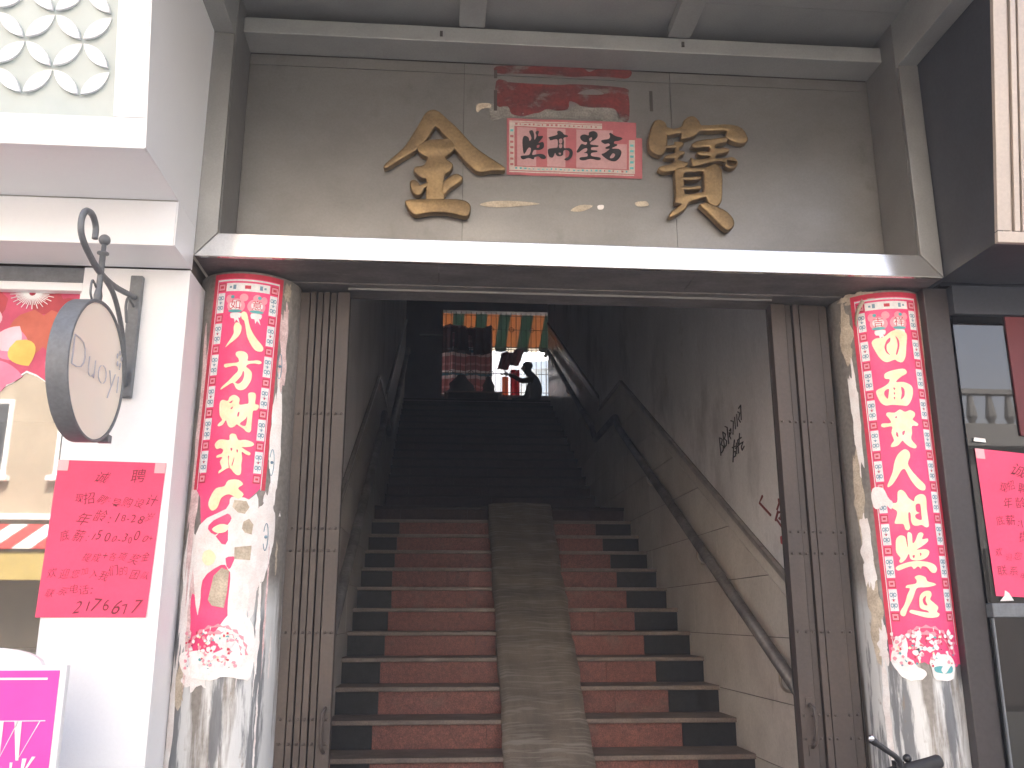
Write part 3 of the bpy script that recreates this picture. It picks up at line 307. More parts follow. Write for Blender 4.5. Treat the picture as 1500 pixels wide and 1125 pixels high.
def text_shape(body, size=1., offset=0., shear=0., extrude=0.):
    c = bpy.data.curves.new('txt', 'FONT'); c.body = body; c.size = size; c.offset = offset; c.shear = shear; c.extrude = extrude; c.resolution_u = 3
    c.fill_mode = 'BOTH' if extrude else 'FRONT'
    o = bpy.data.objects.new('txt', c); C.objects.link(o); bpy.context.view_layer.update()
    me = bpy.data.meshes.new_from_object(o.evaluated_get(bpy.context.evaluated_depsgraph_get()))
    vs = [v.co.copy() for v in me.vertices]; fs = [tuple(p.vertices) for p in me.polygons]
    bpy.data.objects.remove(o); bpy.data.curves.remove(c); bpy.data.meshes.remove(me)
    return vs, fs
def bez(pts, n=8):
    out = []
    P = [Vector(p) for p in pts]
    for i in range(len(P) - 1):
        a = P[max(i - 1, 0)]; b = P[i]; c = P[i + 1]; d = P[min(i + 2, len(P) - 1)]
        for s in range(n):
            t = s / n; out.append(.5 * ((2 * b) + (c - a) * t + (2 * a - 5 * b + 4 * c - d) * t * t + (3 * b - a - 3 * c + d) * t ** 3))
    out.append(P[-1]); return out

# ------------------------------------------------------------ ground and shell of the building
struct(obj('road', box(-60, 60, -60, -1.6, -.14, -.12), M['asphalt']))
struct(obj('kerb', box(-60, 60, -1.6, -1.42, -.14, .0), M['paving'], bevel=.01))
struct(obj('pavement', box(-60, 60, -1.42, 3.54, -.14, -.004), M['paving']))
struct(obj('ground', box(-60, 60, 17.3, 90, -.2, -.02), M['paving']))
XL, XR = -.575, 1.68
def nz(Y):
    if Y < 8.267: return .908 + .5115 * (Y - 5.02)
    if Y < 9.5: return 2.569
    return min(4.834, 2.72 + .5115 * (Y - 9.5))
M['render_wall'] = mat('painted_render', (.55, .53, .5), .85, 0, (.45, .43, .4), 1.5)
ub = thing('building', 'unseen upper storeys above the stair entrance, added to shade the front', 'building', (.5, 3.6, 4.2))  # out of view; walls and roof added to shade front and street
obj('front_wall', box(-7, 9, 3.60, 3.72, 4.16, 9.4), M['render_wall'], ub)
obj('roof', box(-7, 9, 3.5, 17.3, 9.4, 9.6), M['render_wall'], ub)
obj('rear_wall', box(-7, 9, 17.0, 17.2, 7.9, 9.4), M['render_wall'], ub)
obj('side_wall', box(-7.2, -7, 3.6, 17.2, 0, 9.4), M['render_wall'], ub)
obj('side_wall', box(9, 9.2, 3.6, 17.2, 0, 9.4), M['render_wall'], ub)

# staircase walls with glazed tile dado
segs = [(3.76, 8.217), (8.217, 9.45), (9.45, 13.9)]
def seglines(i):
    a, b = segs[i]
    if i == 0: lo = (a, .908 + .5115 * (a - 5.02)), (b, .908 + .5115 * (b - 5.02))
    elif i == 1: lo = (a, 2.545), (b, 2.545)
    else: lo = (a, 2.72 + .5115 * (a - 9.5) + .0), (b, 2.72 + .5115 * (b - 9.5))
    return lo
def clip(poly, a, b, keep_above):
    """clip a (Y,z) polygon against the line a-b"""
    def side(p):
        s = (b[0] - a[0]) * (p[1] - a[1]) - (b[1] - a[1]) * (p[0] - a[0]); return s if keep_above else -s
    out = []
    for i, p in enumerate(poly):
        q = poly[(i + 1) % len(poly)]; sp, sq = side(p), side(q)
        if sp >= 0: out.append(p)
        if (sp > 0 and sq < 0) or (sp < 0 and sq > 0):
            t = sp / (sp - sq); out.append((p[0] + (q[0] - p[0]) * t, p[1] + (q[1] - p[1]) * t))
    return out
DADO = 1.215
for nm, X, sg in (('wall_right', XR, 1), ('wall_left', XL, -1)):
    wl = struct(obj(nm, box(*sorted((X + sg * .012, X + sg * .16)), 3.74, 14.0, -.1, 8.2), M['plaster']))
    for i in range(3):
        (ya, za), (yb, zb) = seglines(i)
        bed = [(ya, za - .35), (yb, zb - .35), (yb, zb + DADO), (ya, za + DADO)]
        obj('grout_bed', MB().prism([(X + sg * .014, y, z) for y, z in bed], (-sg * .008, 0, 0)), M['grout'], wl)
        for k in range(0, 22):
            z0, z1 = k * .305 - .02, (k + 1) * .305 - .02
            wd = .86; y = 3.76 - (.3 * (k % 2))
            while y < yb:
                p = [(max(y, ya), z0 + .0022), (min(y + wd, yb) - .003, z0 + .0022), (min(y + wd, yb) - .003, z1 - .0022), (max(y, ya), z1 - .0022)]
                if p[1][0] - p[0][0] > .02:
                    p = clip(p, (ya, za - .3), (yb, zb - .3), True)
                    if len(p) > 2: p = clip(p, (ya, za + DADO - .12), (yb, zb + DADO - .12), False)
                    if len(p) > 2 and max(q[0] for q in p) - min(q[0] for q in p) > .015:
                        obj('tile', MB().prism([(X + sg * .008, q[0], q[1]) for q in p], (-sg * .009 - sg * random.uniform(0, .0015), 0, 0)), M['tile'], wl)
                y += wd
        # sloping border strip under the cap, then the cap itself
        n = max(1, int((yb - ya) / .9)); 
        for j in range(n):
            a = ya + (yb - ya) * j / n; b = ya + (yb - ya) * (j + 1) / n - .003; sl_ = (zb - za) / (yb - ya)
            q = [(a, za + sl_ * (a - ya) + DADO - .115), (b, za + sl_ * (b - ya) + DADO - .115), (b, za + sl_ * (b - ya) + DADO - .035), (a, za + sl_ * (a - ya) + DADO - .035)]
            obj('border_tile', MB().prism([(X + sg * .008, *t) for t in q], (-sg * .0095, 0, 0)), M['tile'], wl)
        obj('dado_cap', MB().prism([(X + sg * .01, y, z) for y, z in [(ya, za + DADO - .031), (yb, zb + DADO - .031), (yb, zb + DADO), (ya, za + DADO)]], (-sg * .026, 0, 0)), M['tile_cap'], wl)
# stair ceiling, upper hall
cl = struct(obj('ceiling', MB().prism([(XL - .16, 3.76, 3.06), (XL - .16, 14.2, 7.75), (XL - .16, 14.2, 7.95), (XL - .16, 3.76, 3.3)], (XR - XL + .32, 0, 0)), M['ceiling']))
struct(obj('hall_ceiling', box(-1.8, 3.6, 14.2, 17.0, 7.75, 7.95), M['ceiling']))
fl = struct(obj('hall_floor', box(-1.8, 3.6, 13.66, 17.0, 4.6, 4.834), M['hall_floor']))
struct(obj('hall_wall_left', box(-1.8, -1.6, 13.9, 17.0, 4.6, 7.8), M['hall_wall']))
struct(obj('hall_wall_right', box(3.4, 3.6, 13.9, 17.0, 4.6, 7.8), M['hall_wall']))
struct(obj('hall_wall_front_left', box(-1.6, XL - .161, 13.85, 14.0, 4.84, 8), M['hall_wall']))
struct(obj('hall_wall_front_right', box(XR + .161, 3.4, 13.85, 14.0, 4.84, 8), M['hall_wall']))
WX0, WX1, WZ0, WZ1 = .005, 2.42, 5.72, 7.42
bw = sempty('hall_wall_back', (1.2, 17.0, 4.834))
for a in ((-1.8, WX0, 4.6, 7.9), (WX1, 3.6, 4.6, 7.9), (WX0, WX1, 4.6, WZ0), (WX0, WX1, WZ1, 7.9)):
    obj('wall_section', box(a[0], a[1], 17.0, 17.2, a[2], a[3]), M['hall_wall'], bw)
obj('window_sill', box(WX0 - .05, WX1 + .05, 16.94, 17.0, WZ0 - .05, WZ0 - .002), M['hall_wall'], bw)
# the pier between hall wall and window, a narrow ledge on it
obj('pier', box(-.42, -.02, 16.86, 16.998, 4.84, 7.74), M['hall_wall'], bw)
obj('pier_ledge', box(-.44, .0, 16.84, 16.858, 6.84, 6.87), M['ceiling'], bw)

# steps
M['stone_shaded'] = mat('shaded_stone', (.065, .042, .036), .85, 0, (.045, .03, .026), 20, fine=.2, rvar=.1, spec=.1)  # upper flight and landing risers: stairwell shade put into the colour
M['tread_shaded'] = mat('shaded_tread_stone', (.045, .036, .03), .9, 0, (.033, .027, .023), 7, fine=.2, spec=.1)  # darker copy of the tread stone, shade put into the colour
st = sempty('staircase', (.55, 3.55, 0))
def step(Y, z, h=.151, d=.2952, dark=False):
    obj('tread', box(XL - .01, XR + .012, Y - .022, Y + d + .012, z - .026, z), M['tread_shaded'] if dark else M['tread'], st, bevel=.005)
    e = [XL - .008, -.335 + random.uniform(-.008, .008), .56, 1.375 + random.uniform(-.008, .008), XR + .01]
    if random.random() < .4: e.insert(2, random.uniform(.1, .3))
    else: e.insert(3, random.uniform(.95, 1.15))
    for j in range(len(e) - 1):
        m = M['stone_shaded'] if dark else M['granite_black'] if j in (0, len(e) - 2) else M['granite_red']
        dy = random.uniform(0, .002)
        obj('riser_panel', box(e[j] + .0012, e[j + 1] - .0012, Y + dy, Y + .02, z - h + .0005, z - .0265), m, st)
for i in range(-5, 11): step(5.02 + .2952 * i, .908 + .151 * i)
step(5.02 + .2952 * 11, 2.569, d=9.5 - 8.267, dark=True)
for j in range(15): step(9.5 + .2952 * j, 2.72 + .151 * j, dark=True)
obj('top_tread', box(XL - .01, XR + .012, 9.5 + .2952 * 14 - .02, 14.0, 4.80, 4.838), M['tread'], st)
obj('stair_core', MB().prism([(XL - .01, 3.62, -.1), (XL - .01, 8.5, 2.40), (XL - .01, 9.6, 2.40), (XL - .01, 13.95, 4.6), (XL - .01, 13.95, 4.3), (XL - .01, 9.6, 2.1), (XL - .01, 8.5, 2.1), (XL - .01, 4.2, -.1)], (XR - XL + .02, 0, 0)), M['grout'], st)
for i in range(-5, 12): obj('riser_bed', box(XL - .008, XR + .01, 5.02 + .2952 * i + .0205, 5.02 + .2952 * i + .03, .908 + .151 * i - .15, .908 + .151 * i - .0265), M['grout'], st)
for j in range(15): obj('riser_bed', box(XL - .008, XR + .01, 9.5 + .2952 * j + .0205, 9.5 + .2952 * j + .03, 2.72 + .151 * j - .15, 2.72 + .151 * j - .0265), M['grout'], st)
# trodden concrete ramp laid over the steps
rm = MB(); NX, NY = 12, 96; rnd = random.Random(3)
for s_, lift in ((0, .034), (1, -.03)):
    for j in range(NY + 1):
        Y = 3.50 + (8.27 - 3.50) * j / NY; i_ = (Y - 5.02) / .2952
        xl = .357 + .0075 * i_ + .005 * math.sin(j * .35) + .003 * math.sin(j * 1.3 + 1); xr = .818 + .0172 * i_ + .005 * math.sin(j * .4 + 2) + .003 * math.sin(j * 1.15)
        for i in range(NX + 1):
            u = i / NX; edge = min(u, 1 - u) * NX
            rm.v.append((xl + (xr - xl) * u, Y, .908 + .5115 * (Y - 5.02) + (lift + .007 * math.sin((Y - 5.02) / .2952 * 2 * math.pi) + .004 * math.sin(u * 9 + j * .3) - (.012 if edge < .5 else 0) if s_ == 0 else lift)))
W_ = NX + 1; o2 = W_ * (NY + 1)
for j in range(NY):
    for i in range(NX):
        a = j * W_ + i; rm.f += [(a, a + 1, a + W_ + 1, a + W_), (o2 + a + W_, o2 + a + W_ + 1, o2 + a + 1, o2 + a)]
    a = j * W_; b = j * W_ + NX; rm.f += [(a + W_, o2 + a + W_, o2 + a, a), (b, o2 + b, o2 + b + W_, b + W_)]
for i in range(NX): rm.f.append((i + 1, i, o2 + i, o2 + i + 1))
tag(obj('stair_ramp', rm, M['concrete'], smooth=True), 'worn grey concrete ramp strip running up the middle of the stairs', 'ramp')
# hand rails
def handrail(X, sg, label, r=.031):
    t = thing('handrail', label, 'handrail', (X, 4.0, 1.3), 'stair handrails')
    hp = [(X, 4.02, nz(4.02) + .80), (X, 8.1, nz(8.1) + .80), (X, 8.24, 2.58 + .83), (X, 9.35, 2.58 + .83), (X, 9.5, 2.72 + .84), (X, 13.4, nz(13.4) + .84), (X, 13.7, nz(13.4) + .86)]
    obj('rail', MB().tube(hp, r, 14), M['rail'], t, smooth=True)
    for y in (4.4, 5.7, 7.0, 8.3, 9.9, 11.4, 12.9):
        z = (nz(y) + .80) if y < 8.2 else (3.41 if y < 9.4 else nz(y) + .84)
        obj('bracket', MB().tube(bez([(X, y, z - r + .004), (X, y, z - .09), (X + sg * .025, y, z - .125), (X + sg * .075, y, z - .12)], 5), .008, 8), M['bracket'], t, smooth=True)
handrail(XR - .062, 1, 'grey steel handrail with small brackets on the right stair wall')
handrail(XL + .062, -1, 'grey steel handrail in shadow on the left stair wall')

# ------------------------------------------------------------ gates, columns, sign box, canopy
YG = 3.62
def gate(label, edges, depth, hx):
    t = thing('folding_gate', label, 'gate', ((edges[0] + edges[-1]) / 2, YG, .16), 'folding steel gates of the stair entrance')
    for j in range(len(edges) - 1):
        a, b = edges[j] + .0022, edges[j + 1] - .0022; y = YG + depth[j]
        mb = MB()
        mb.prism([(a, y + .05, .17), (a, y, .17), (b, y, .17), (b, y + .05, .17), (b - .004, y + .05, .17), (b - .004, y + .004, .17), (a + .004, y + .004, .17), (a + .004, y + .05, .17)], (0, 0, 2.735))
        s = obj('slat', mb, M['gate'], t, bevel=.002)
        rv = MB()
        for z in (2.39, 1.935, 1.85, 1.545, 1.235, 1.15, .75, .45):
            for x in ([(a + b) / 2] if b - a < .05 else [a + .014, b - .014]): rv.ball((x, y - .001, z), .0062, 8, 5, (1, .6, 1))
        obj('rivets', rv, M['gate'], s, smooth=True)['kind'] = 'stuff'
    obj('back_plate', box(edges[0] + .004, edges[-1] - .004, YG + .06, YG + .066, .17, 2.9), M['gate_dark'], t)
    y = YG + depth[hx[1]]
    obj('handle', MB().tube(bez([(hx[0], y, 1.275), (hx[0], y - .016, 1.272), (hx[0] - .008 * hx[2], y - .03, 1.25), (hx[0] - .008 * hx[2], y - .03, 1.15), (hx[0], y - .014, 1.125), (hx[0], y, 1.122)], 5), .007, 8), M['gate'], t, smooth=True)
    obj('handle_plate', box(hx[0] - .014, hx[0] + .014, y - .005, y - .001, 1.262, 1.30), M['gate'], t)
    obj('handle_plate', box(hx[0] - .014, hx[0] + .014, y - .005, y - .001, 1.09, 1.13), M['gate'], t)
gate('folded brown steel gate slats beside the left column', [-.592, -.546, -.519, -.492, -.465, -.437, -.382], [.012, 0, .008, 0, .008, 0], (-.405, 5, 1))
gate('folded brown steel gate slats beside the right column', [1.398, 1.464, 1.494, 1.524, 1.612, 1.652], [0, .012, 0, .004, .014], (1.437, 0, -1))
YC, CR_ = 3.64, .2
def cylp(xc):
    return lambda th, z, lift=0.: (xc + (CR_ + lift) * math.sin(th), YC - (CR_ + lift) * math.cos(th), z)
def column(xc, label):
    t = thing('column', label, 'column', (xc, YC, 0), 'round columns either side of the entrance')
    n = 72; mb = MB(); zs = [-.1 + 3.015 * k / 10 for k in range(11)]
    for z in zs: mb.v += [(xc + CR_ * math.sin(2 * math.pi * i / n), YC - CR_ * math.cos(2 * math.pi * i / n), z) for i in range(n)]
    for k in range(len(zs) - 1): mb.f += [(k * n + i, k * n + (i + 1) % n, (k + 1) * n + (i + 1) % n, (k + 1) * n + i) for i in range(n)]
    obj('shaft', mb, M['column'], t, smooth=True)
    return t
XCL, XCR = -.785, 1.874
colL = column(XCL, 'round steel column with a half torn red couplet, left of the stairs')
colR = column(XCR, 'round steel column with an intact red couplet, right of the stairs')
# jambs behind the columns
jb = thing('door_jamb', 'dark door jamb behind the left column', 'door frame', (-.7, 3.75, 0), 'jambs of the stair entrance')
obj('jamb', box(-.94, -.60, 3.70, 3.735, 0, 2.915), M['gate'], jb)
jb = thing('door_jamb', 'dark door jamb behind the right column', 'door frame', (1.8, 3.75, 0), 'jambs of the stair entrance')
obj('jamb', box(1.66, 2.0, 3.70, 3.735, 0, 2.915), M['gate'], jb)
tag(obj('red_pipe', box(-.948, -.885, 3.55, 3.60, 0, 2.90), M['red_brown'], bevel=.006), 'narrow red-brown painted strip between white shop wall and left column', 'pipe')

sg = thing('sign_box', 'recessed stainless steel sign box over the stair entrance', 'sign box', (.53, 3.3, 2.92))
Zo, Zi, Yo, Yi = 2.92, 3.016, 3.30, 3.305
Oxl, Oxr, Ixl, Ixr, Zt = -.94, 2.0, -.8585, 1.916, 3.884
def band(name, q, m): obj(name, MB().prism(q, (0, .022, 0)), m, sg, bevel=.0025)
band('sill_band', [(Oxl + .002, Yo, Zo), (Oxr - .002, Yo, Zo), (Ixr, Yi, Zi), (Ixl, Yi, Zi)], M['steel_sill'])
band('side_band', [(Oxl, Yo, Zo + .002), (Ixl - .0015, Yi, Zi + .002), (Ixl - .0015, Yi, Zt), (Oxl, Yo, Zt)], M['steel'])
band('side_band', [(Ixr + .0015, Yi, Zi + .002), (Oxr, Yo, Zo + .002), (Oxr, Yo, Zt), (Ixr + .0015, Yi, Zt)], M['steel'])
obj('reveal', box(Ixl - .02, Ixl, Yi + .023, 3.60, 3.0, 4.1), M['steel'], sg)
obj('reveal', box(Ixr, Ixr + .02, Yi + .023, 3.60, 3.0, 4.1), M['steel'], sg)
obj('ledge', box(Ixl, Ixr, Yi + .023, 3.60, 2.985, 3.0), M['steel'], sg)
xs = [Ixl + .001, .074, .996, Ixr - .001]; zs = [3.002, 3.926, 3.978]
for i in range(3):
    for k in range(2):
        obj('panel', box(xs[i] + .001, xs[i + 1] - .001, 3.58 + random.uniform(0, .001), 3.592, zs[k] + .0012, zs[k + 1] - .0012), M['steel_panel'], sg)
obj('panel_backing', box(Ixl, Ixr, 3.593, 3.60, 3.0, 4.1), M['gate_dark'], sg)
for k, (a, b) in enumerate(((Oxl + .001, -.02), (-.018, 1.0), (1.002, Oxr - .001))):
    obj('soffit_panel', box(a, b, 3.324, 3.556, Zo + .003, Zo + .012), M['soffit'], sg)
obj('lintel', box(-.94, 2.0, 3.558, 3.74, 2.918, 2.98), M['soffit'], sg, bevel=.003)
obj('track_edge', box(-.39, 1.40, 3.598, 3.603, 2.909, 2.9178), M['steel'], sg)
obj('top_filler', box(-.94, 2.0, 3.60, 3.74, 2.985, 4.2), M['gate_dark'], sg)

cp = thing('canopy', 'grey stainless steel canopy with ribs above the sign box', 'canopy', (.53, 3.3, 3.9))
obj('back_beam', box(Ixl + .001, Ixr - .001, 3.43, 3.579, 3.98, 4.052), M['canopy'], cp, bevel=.003)
obj('side_beam', box(Oxl, Ixl - .002, 1.9, 3.40, Zt + .002, 4.12), M['canopy'], cp, bevel=.003)
obj('side_beam', box(Ixr + .002, Oxr, 1.9, 3.40, Zt + .002, 4.12), M['canopy'], cp, bevel=.003)
for a, b in ((.045, .155), (.955, 1.055)): obj('rib', box(a, b, 1.93, 3.429, 4.054, 4.099), M['canopy'], cp, bevel=.003)
for a, b in ((1.93, 2.5), (2.502, 3.02), (3.022, 3.25), (3.252, 3.579)): obj('ceiling_panel', box(Ixl - .001, Ixr + .001, a, b, 4.10, 4.118), M['canopy'], cp)
obj('front_fascia', box(Oxl, Oxr, 1.88, 1.899, Zt, 4.2), M['steel'], cp)
obj('roof_sheet', box(Oxl, Oxr, 1.9, 3.6, 4.13, 4.158), M['steel'], cp)
for (x, z, y) in ((-.03, 4.015, 3.4285), (1.02, 4.02, 3.4285)): obj('screw_tab', box(x - .006, x + .006, y - .004, y + .001, z - .012, z + .012), M['gate_dark'], cp)

# bronze characters
def relief(shapes, name, label):
    allp = [p for s in shapes for r_ in s for p in r_]; x0 = sum(p[0] for p in allp) / len(allp); z0 = min(p[1] for p in allp)
    t = thing(name, label, 'character', (x0, 3.575, z0), 'bronze characters of the sign')
    for i, polys in enumerate(shapes):
        c = bpy.data.curves.new('relief', 'CURVE'); c.dimensions = '2D'; c.fill_mode = 'BOTH'; c.extrude = .013; c.bevel_depth = .0075; c.bevel_resolution = 3; c.offset = -.004
        for ring in polys:
            pts = smooth_poly(ring, 2); sp = c.splines.new('POLY'); sp.points.add(len(pts) - 1); sp.use_cyclic_u = True
            for q, p in zip(sp.points, pts): q.co = (p.x, p.y, 0, 1)
        o = bpy.data.objects.new('r', c); C.objects.link(o); bpy.context.view_layer.update()
        me = bpy.data.meshes.new_from_object(o.evaluated_get(bpy.context.evaluated_depsgraph_get())); bpy.data.objects.remove(o); bpy.data.curves.remove(c)
        for v in me.vertices: v.co = Vector((v.co.x - x0, -v.co.z - .019 - i * .0009, v.co.y - z0))
        me.materials.clear(); me.materials.append(M['bronze'])
        b = bpy.data.objects.new('stroke', me); C.objects.link(b); b.parent = t
        bm = bmesh.new(); bm.from_mesh(me); bmesh.ops.remove_doubles(bm, verts=bm.verts, dist=.0002); bmesh.ops.recalc_face_normals(bm, faces=bm.faces); bm.to_mesh(me); bm.free()
        for p in me.polygons: p.use_smooth = True
        me.set_sharp_from_angle(angle=R(38))
relief(DATA['JIN'], 'bronze_character', 'raised bronze character 金 left of the paper banner')
relief(DATA['BAO'], 'bronze_character', 'raised bronze character 寶 right of the paper banner')

# old red paper, glue and scraps on the sign panel
def onpanel(Yp):
    return lambda x, z, lift=0.: (x, Yp - lift, z)
od = thing('old_red_paper', 'torn remains of old dark red paper above the pink banner', 'paper', (.52, 3.578, 3.7))
for s_ in DATA['GLUE']: flat_print('glue_patch', [s_], onpanel(3.5788), M['glue'], od)
for s_ in DATA['RED']: flat_print('paper_remnant', [s_], onpanel(3.5780), M['oldred'], od)
for x, z, a in ((.205, 3.80, .1), (.205, 3.93, .04), (.90, 3.83, .1), (.93, 3.62, .06)):
    obj('tape_mark', box(x, x + .014, 3.5776, 3.579, z - a / 2, z + a / 2), M['gate_dark'], od)
for k, s in enumerate(DATA['SCRAP']):
    o = flat_print('paper_scrap', [s], onpanel(3.5775), M['torn_tan'] if k < 4 else M['torn'], None)
    tag(o, ['tan paper scrap stuck left of the old red paper', 'long tan glue scrap under the banner, nearest the left character', 'short tan glue scrap under the middle of the banner',
            'small tan glue scrap under the right end of the banner', 'tiny white paper scrap just below the right end of the banner'][k], 'paper scrap', 'scraps stuck on the sign panel')
# horizontal banner
hb = thing('paper_banner', 'pink paper banner with four black brush characters on the sign panel', 'banner', (.555, 3.577, 3.44))
def quadpt(u, v):
    """banner corner interpolation (u right, v up)"""
    a = Vector((.262, 3.443)); b = Vector((.852, 3.447)); c = Vector((.862, 3.718)); d = Vector((.262, 3.714))
    return (a * (1 - u) + b * u) * (1 - v) + (d * (1 - u) + c * u) * v
def brect(name, rects, m, lift, N_=18):
    mb = MB()
    for u0, u1, v0, v1 in rects:
        n = max(1, int((u1 - u0) * N_)); k = max(1, int((v1 - v0) * 8)); base = len(mb.v)
        for j in range(k + 1):
            for i in range(n + 1):
                u = u0 + (u1 - u0) * i / n; v = v0 + (v1 - v0) * j / k; p = quadpt(u, v)
                mb.v.append((p.x, 3.5755 - lift - .0012 * math.sin(u * 19 + v * 7) - .0008 * math.sin(v * 17 - u * 5), p.y))
        mb.f += [(base + j * (n + 1) + i, base + j * (n + 1) + i + 1, base + (j + 1) * (n + 1) + i + 1, base + (j + 1) * (n + 1) + i) for j in range(k) for i in range(n)]
    o_ = obj(name, mb, m, hb, smooth=True)
    if len(rects) > 3: o_['kind'] = 'stuff'
    return o_
M['bpink'] = mat('banner_pink', (.50, .29, .285), .7, 0, (.45, .25, .25), 10, fine=.06, bump=.15, bscale=22)
M['bred'] = mat('banner_red', (.42, .12, .13), .7, 0, (.36, .10, .11), 10, fine=.06)
M['bwhite'] = mat('banner_cream', (.52, .45, .40), .7, 0, (.45, .38, .33), 20, fine=.1)
brect('paper', [(0, .955, 0, 1), (.955, 1, 0, .72)], M['bred'], 0)
brect('border_print', [(.018, .94, .045, .065), (.018, .70, .935, .955), (.018, .055, .08, .93), (.055, .92, .08, .145), (.055, .70, .86, .925), (.90, .945, .08, .68)], M['bwhite'], .0012)
brect('field_print', [(.075, .215, .16, .84), (.295, .43, .16, .84), (.51, .70, .16, .84), (.70, .885, .16, .60), (.70, .78, .6, .84)], M['bpink'], .0014)
rr = random.Random(5); orn = []
for k in range(26):
    u = .06 + .85 * k / 26; 
    for v0 in (.09, .87):
        if v0 > .5 and u > .68: continue
        orn.append((u, u + rr.uniform(.008, .02), v0 + .01, v0 + rr.uniform(.025, .045)))
for k in range(7):
    v = .16 + .1 * k
    orn.append((.024, .048, v, v + .04))
    if v < .62: orn.append((.908, .935, v, v + .04))
brect('ornament_print', orn[::2], M['print_teal'], .0022); brect('ornament_print', orn[1::2], M['bred'], .0022)
for k, s_ in enumerate(DATA['HENG']): flat_print('character', [s_], onpanel(3.5715), M['ink'], hb)

# ------------------------------------------------------------ couplets on the columns
def stuff(o): o['kind'] = 'stuff'; return o
def blob(rnd, th, z, a, b, n=15, rough=.45):
    return [[(th + a * math.cos(2 * math.pi * k / n) * rnd.uniform(1 - rough, 1), z + b * math.sin(2 * math.pi * k / n) * rnd.uniform(1 - rough, 1)) for k in range(n)]]
def couplet(side, xc, tcf, zbot, half, label, zcell, lantern, rag):
    f = cylp(xc); t = thing('couplet_scroll', label, 'couplet', (xc, YC - CR_, zbot), 'red spring couplets on the columns')
    U = lambda u, z: tcf(z) - half + 2 * half * u
    def strip(name, rects, m, lift):
        mb = MB()
        for u0, u1, z0, z1 in rects:
            n = max(1, int((u1 - u0) * 20 + .999)); k = max(1, int((z1 - z0) / .12)); base = len(mb.v)
            for j in range(k + 1):
                for i in range(n + 1):
                    z = z0 + (z1 - z0) * j / k; u = u0 + (u1 - u0) * i / n
                    mb.v.append(f(U(u, z), z, lift))
            mb.f += [(base + j * (n + 1) + i, base + j * (n + 1) + i + 1, base + (j + 1) * (n + 1) + i + 1, base + (j + 1) * (n + 1) + i) for j in range(k) for i in range(n)]
        o_ = obj(name, mb, m, t, smooth=True); o_['kind'] = 'stuff'; return o_
    # paper sheet with a ragged lower edge
    mb = MB(); n = 28; k = 40; rnd = random.Random(11 if side == 'L' else 12)
    RG = [.5]
    for i in range(n): RG.append(min(1, max(0, RG[-1] + rnd.uniform(-.28, .28))))
    for j in range(k + 1):
        for i in range(n + 1):
            zb = zbot + rag * RG[i]; u = i / n
            z = zb + (2.905 - zb) * j / k
            if side == 'L' and z < 2.07:
                w_ = min(1, (2.07 - z) / .05); lo_, hi_ = .0 + .17 * w_ + .02 * math.sin(z * 37), 1 - .26 * w_ + .03 * math.sin(z * 29 + 1); u = lo_ + (hi_ - lo_) * u
            mb.v.append(f(U(u, z), z, .0022 + .0008 * math.sin(z * 31 + u * 9)))
    mb.f += [(j * (n + 1) + i, j * (n + 1) + i + 1, (j + 1) * (n + 1) + i + 1, (j + 1) * (n + 1) + i) for j in range(k) for i in range(n)]
    obj('paper', mb, M['couplet'], t, smooth=True)
    strip('edge_print', [(0, .055, zcell, 2.905), (.945, 1, zcell, 2.905), (.055, .945, 2.885, 2.905)], M['couplet_edge'], .0036)
    strip('line_print', [(.058, .068, zcell, 2.882), (.932, .942, zcell, 2.882), (.058, .942, 2.874, 2.881)], M['print_white'], .0038)
    cells = []; squares = []; z = 2.868
    for uu in (.085, .82): squares.append((uu - .004, uu + .108, 2.832, 2.866))
    cells.append((.2, .8, 2.832, 2.866)); z = 2.826; kk = 0; rings_ = []; ornb = []; ornp = [(.46, .54, 2.842, 2.856)]
    ornb += [(.3, .34, 2.84, 2.858), (.66, .70, 2.84, 2.858), (.25, .28, 2.845, 2.853), (.72, .75, 2.845, 2.853)]
    while z > zcell + .1:
        for uu in (.082, .812):
            cells.append((uu, uu + .108, z - .082, z)); squares.append((uu + .004, uu + .104, z - .12, z - .088))
            a = uu + .034
            for zc in (z - .021, z - .061):
                for q_ in (-.012, .052):
                    cu = U(a + .02 + (q_ - .02) * .75, zc); o_ = [(cu + .030 * math.cos(2 * math.pi * i / 9), zc + .0085 * math.sin(2 * math.pi * i / 9)) for i in range(9)]; i_ = [(cu + .017 * math.cos(2 * math.pi * i / 9), zc + .0045 * math.sin(2 * math.pi * i / 9)) for i in range(9)]
                    rings_.append([o_, i_])
            ornb += [(a + .016, a + .024, z - .034, z - .012), (a - .006, a + .046, z - .0405, z - .0385), (a + .016, a + .024, z - .074, z - .052)]
            (ornp if kk % 2 else ornb).append((a + .01, a + .03, z - .046, z - .037))
        z -= .1245; kk += 1
    strip('cell_print', cells, M['print_white'], .0042)
    strip('square_print', squares, M['couplet_edge'], .0042); strip('square_print', [(a + .012, b - .012, c + .005, d - .005) for a, b, c, d in squares], M['print_pink'], .0050)
    strip('square_print', [(a + .03, b - .03, c + .012, d - .012) for a, b, c, d in squares], M['couplet_edge'], .0056)
    stuff(flat_print('ornament_print', rings_, f, M['print_blue'], t, k=1, off=.0052, doff=0.))
    strip('ornament_print', ornb, M['print_blue'], .0052); strip('ornament_print', ornp, M['couplet_edge'], .0052)
    # the lantern-like heading with two red characters
    tc_ = tcf(2.77)
    sh = []
    for dth, dz, a, b in ((-.19, 2.772, .17, .030), (.19, 2.772, .17, .030), (-.32, 2.80, .07, .018), (-.05, 2.806, .08, .016), (.2, 2.805, .08, .016), (.33, 2.80, .06, .016)):
        sh.append([[(tc_ + dth + a * math.cos(2 * math.pi * i / 14), dz + b * math.sin(2 * math.pi * i / 14)) for i in range(14)]])
